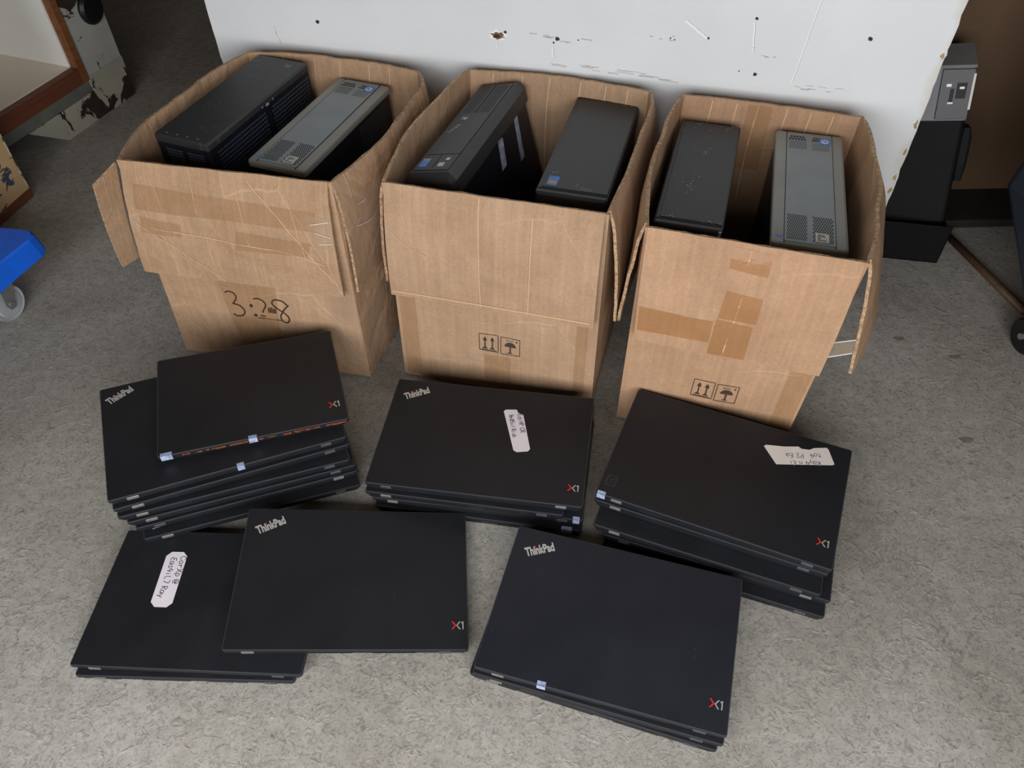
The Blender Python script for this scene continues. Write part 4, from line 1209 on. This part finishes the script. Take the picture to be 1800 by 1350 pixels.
# ------------------------------------------------------------------ left-hand background
e_ = Vector((.3665, .9304, 0)); nC = Vector((.9304, -.3665, 0))
cb = empty('storage_cabinet', (-1.103, 1.816, 0), math.atan2(e_.y, e_.x)); tag(cb, 'open white-lined cabinet with brown wooden trim and peeling grey frame at upper left', 'cabinet')
# local: x along face (away), y into the cabinet (-nC), z up
MB().box(-.45, .12, .004, .45, .068, .100).build('bottom_rail', K['greyrail'], cb, bevel=.001)
MB().box(-.45, .122, -.006, .004, .070, .098).build('bottom_rail', K['greyrail'], cb)
MB().box(-.45, .104, -.010, .012, .098, .137).build('wood_trim', K['redwood'], cb, bevel=.001)
MB().box(.104, .124, -.010, .012, .098, .95).build('wood_trim', K['trimwood'], cb, bevel=.001)
MB().box(-.45, .104, .012, .45, .120, .139).build('shelf_floor', K['creamin'], cb)
MB().box(.100, .118, .012, .45, .139, .95).build('inner_side', K['whitein'], cb)
MB().box(-.45, .118, .45, .465, .10, .95).build('inner_back', K['whitein'], cb)
MB().box(-.47, -.45, .0, .46, .07, .95).build('inner_side', K['whitein'], cb)
MB().box(-.47, .25, .0, .465, .95, .97).build('cabinet_top', K['greyrail'], cb)
MB().box(.124, .250, -.006, .030, .060, .95).build('corner_post', K['peelgrey'], cb, bevel=.001)
ft = MB(); ft.add([(-.005, -.0065, .0), (.250, -.0065, .0), (.250, -.0065, .068), (-.100, -.0065, .068), (-.002, .04, .0), (.250, .04, .0), (.250, .04, .068), (-.100, .04, .068)],
                  [(0, 1, 2, 3), (7, 6, 5, 4), (0, 4, 5, 1), (1, 5, 6, 2), (2, 6, 7, 3), (3, 7, 4, 0)])
ft.build('foot', K['peelcream'], cb)
MB().box(.124, .2505, -.0075, -.0062, .066, .105).build('peeling_patch', K['peelcream'], cb)
mq = MB(); mq.lathe([(.004, 0), (.034, 0), (.037, .004), (.037, .010), (.030, .016), (.012, .018)], (.208, -.0070, .242), (0, -1, 0)); mq.build('round_cap', K['rubber'], cb, smooth=False)
MB().box(-.47, -.40, .02, .44, 0, .07).build('foot', K['peelcream'], cb)

# painted plywood board, lower left
cr = empty('plywood_board', (-1.093, 1.564, 0), math.atan2(.97, .25)); tag(cr, 'cream painted plywood board with chipped paint and brown bottom edge at left', 'board')
rr = random.Random(4)
MB().box(-.165, 0, .0, .018, .020, .62).build('painted_face', K['creamply'], cr, bevel=.001)
MB().box(-.165, 0, -.0015, .0195, .0, .022).build('bottom_strip', K['redwood'], cr, bevel=.001)
MB().box(-.0015, .0012, -.0008, .0188, .022, .62).build('pale_edge', K['boardedge'], cr)

# blue dolly
dl = empty('furniture_dolly', (-1.06, 1.10, 0), 0); tag(dl, 'bright blue plastic dolly on grey casters at the left edge', 'dolly')
def dv(x, y, z): return (x + 1.06, y - 1.10, z)
# deck outline (world, top) - a rounded corner near the picture's left edge
deckT = [(-.928, 1.164), (-.906, 1.222), (-.905, 1.238), (-.913, 1.251), (-.930, 1.2560), (-.985, 1.266), (-1.28, 1.32), (-1.36, 1.09), (-1.34, 1.05), (-1.00, .965), (-.985, .98)]
deckB = []
cc = Vector((-1.14, 1.14))
for p in deckT:
    q = Vector(p); d_ = (q - cc).normalized(); deckB.append(tuple(q + d_ * .006))
n_ = len(deckT)
lv = [(.088, deckB), (.090, deckB), (.1265, deckT), (.130, [tuple(Vector(p) + (cc - Vector(p)).normalized() * .004) for p in deckT])]
V = [dv(x, y, z) for z, P in lv for x, y in P]
F = [tuple(range(n_)), tuple(range(3 * n_ + n_ - 1, 3 * n_ - 1, -1))]
for j in range(3): F += [(j * n_ + i, (j + 1) * n_ + i, (j + 1) * n_ + (i + 1) % n_, j * n_ + (i + 1) % n_) for i in range(n_)]
md = MB(); md.add(V, F); md.build('deck', K['dollyblue'], dl)
for (wx, wy) in ((-.968, 1.152), (-1.30, 1.25)):
    ax = Vector((.93, -.30, 0)).normalized()
    c_ = Vector(dv(wx, wy, .036))
    mw = MB(); mw.lathe([(.006, -.011), (.026, -.011), (.028, -.008), (.035, -.010), (.036, -.006), (.036, .006), (.035, .010), (.028, .008), (.026, .011), (.006, .011)], c_, ax); wv = mw.build('caster_wheel', K['greywheel'], dl, smooth=False)
    mk = MB()
    for s_ in (-1, 1):
        o_ = c_ + ax * (.0145 * s_)
        tz = Vector((0, 0, 1)); sd = Vector((-ax.y, ax.x, 0))
        P = [o_ - tz * .010 - sd * .006, o_ - tz * .010 + sd * .006, o_ + sd * .012 + tz * .004, o_ + sd * .030 + tz * .050, o_ - sd * .004 + tz * .050, o_ - sd * .012 + tz * .004]
        Q = [p + ax * .002 * s_ for p in P]
        mk.add(P + Q, [(0, 1, 2, 3, 4, 5), (11, 10, 9, 8, 7, 6)] + [(i, (i + 1) % 6, 6 + (i + 1) % 6, 6 + i) for i in range(6)])
    mk.cyl(c_ - ax * .019, c_ + ax * .019, .006, 14)
    mk.box(c_.x - .026, c_.x + .026, c_.y - .02, c_.y + .034, .085, .089)
    mk.build('caster_fork', K['steel'], dl)
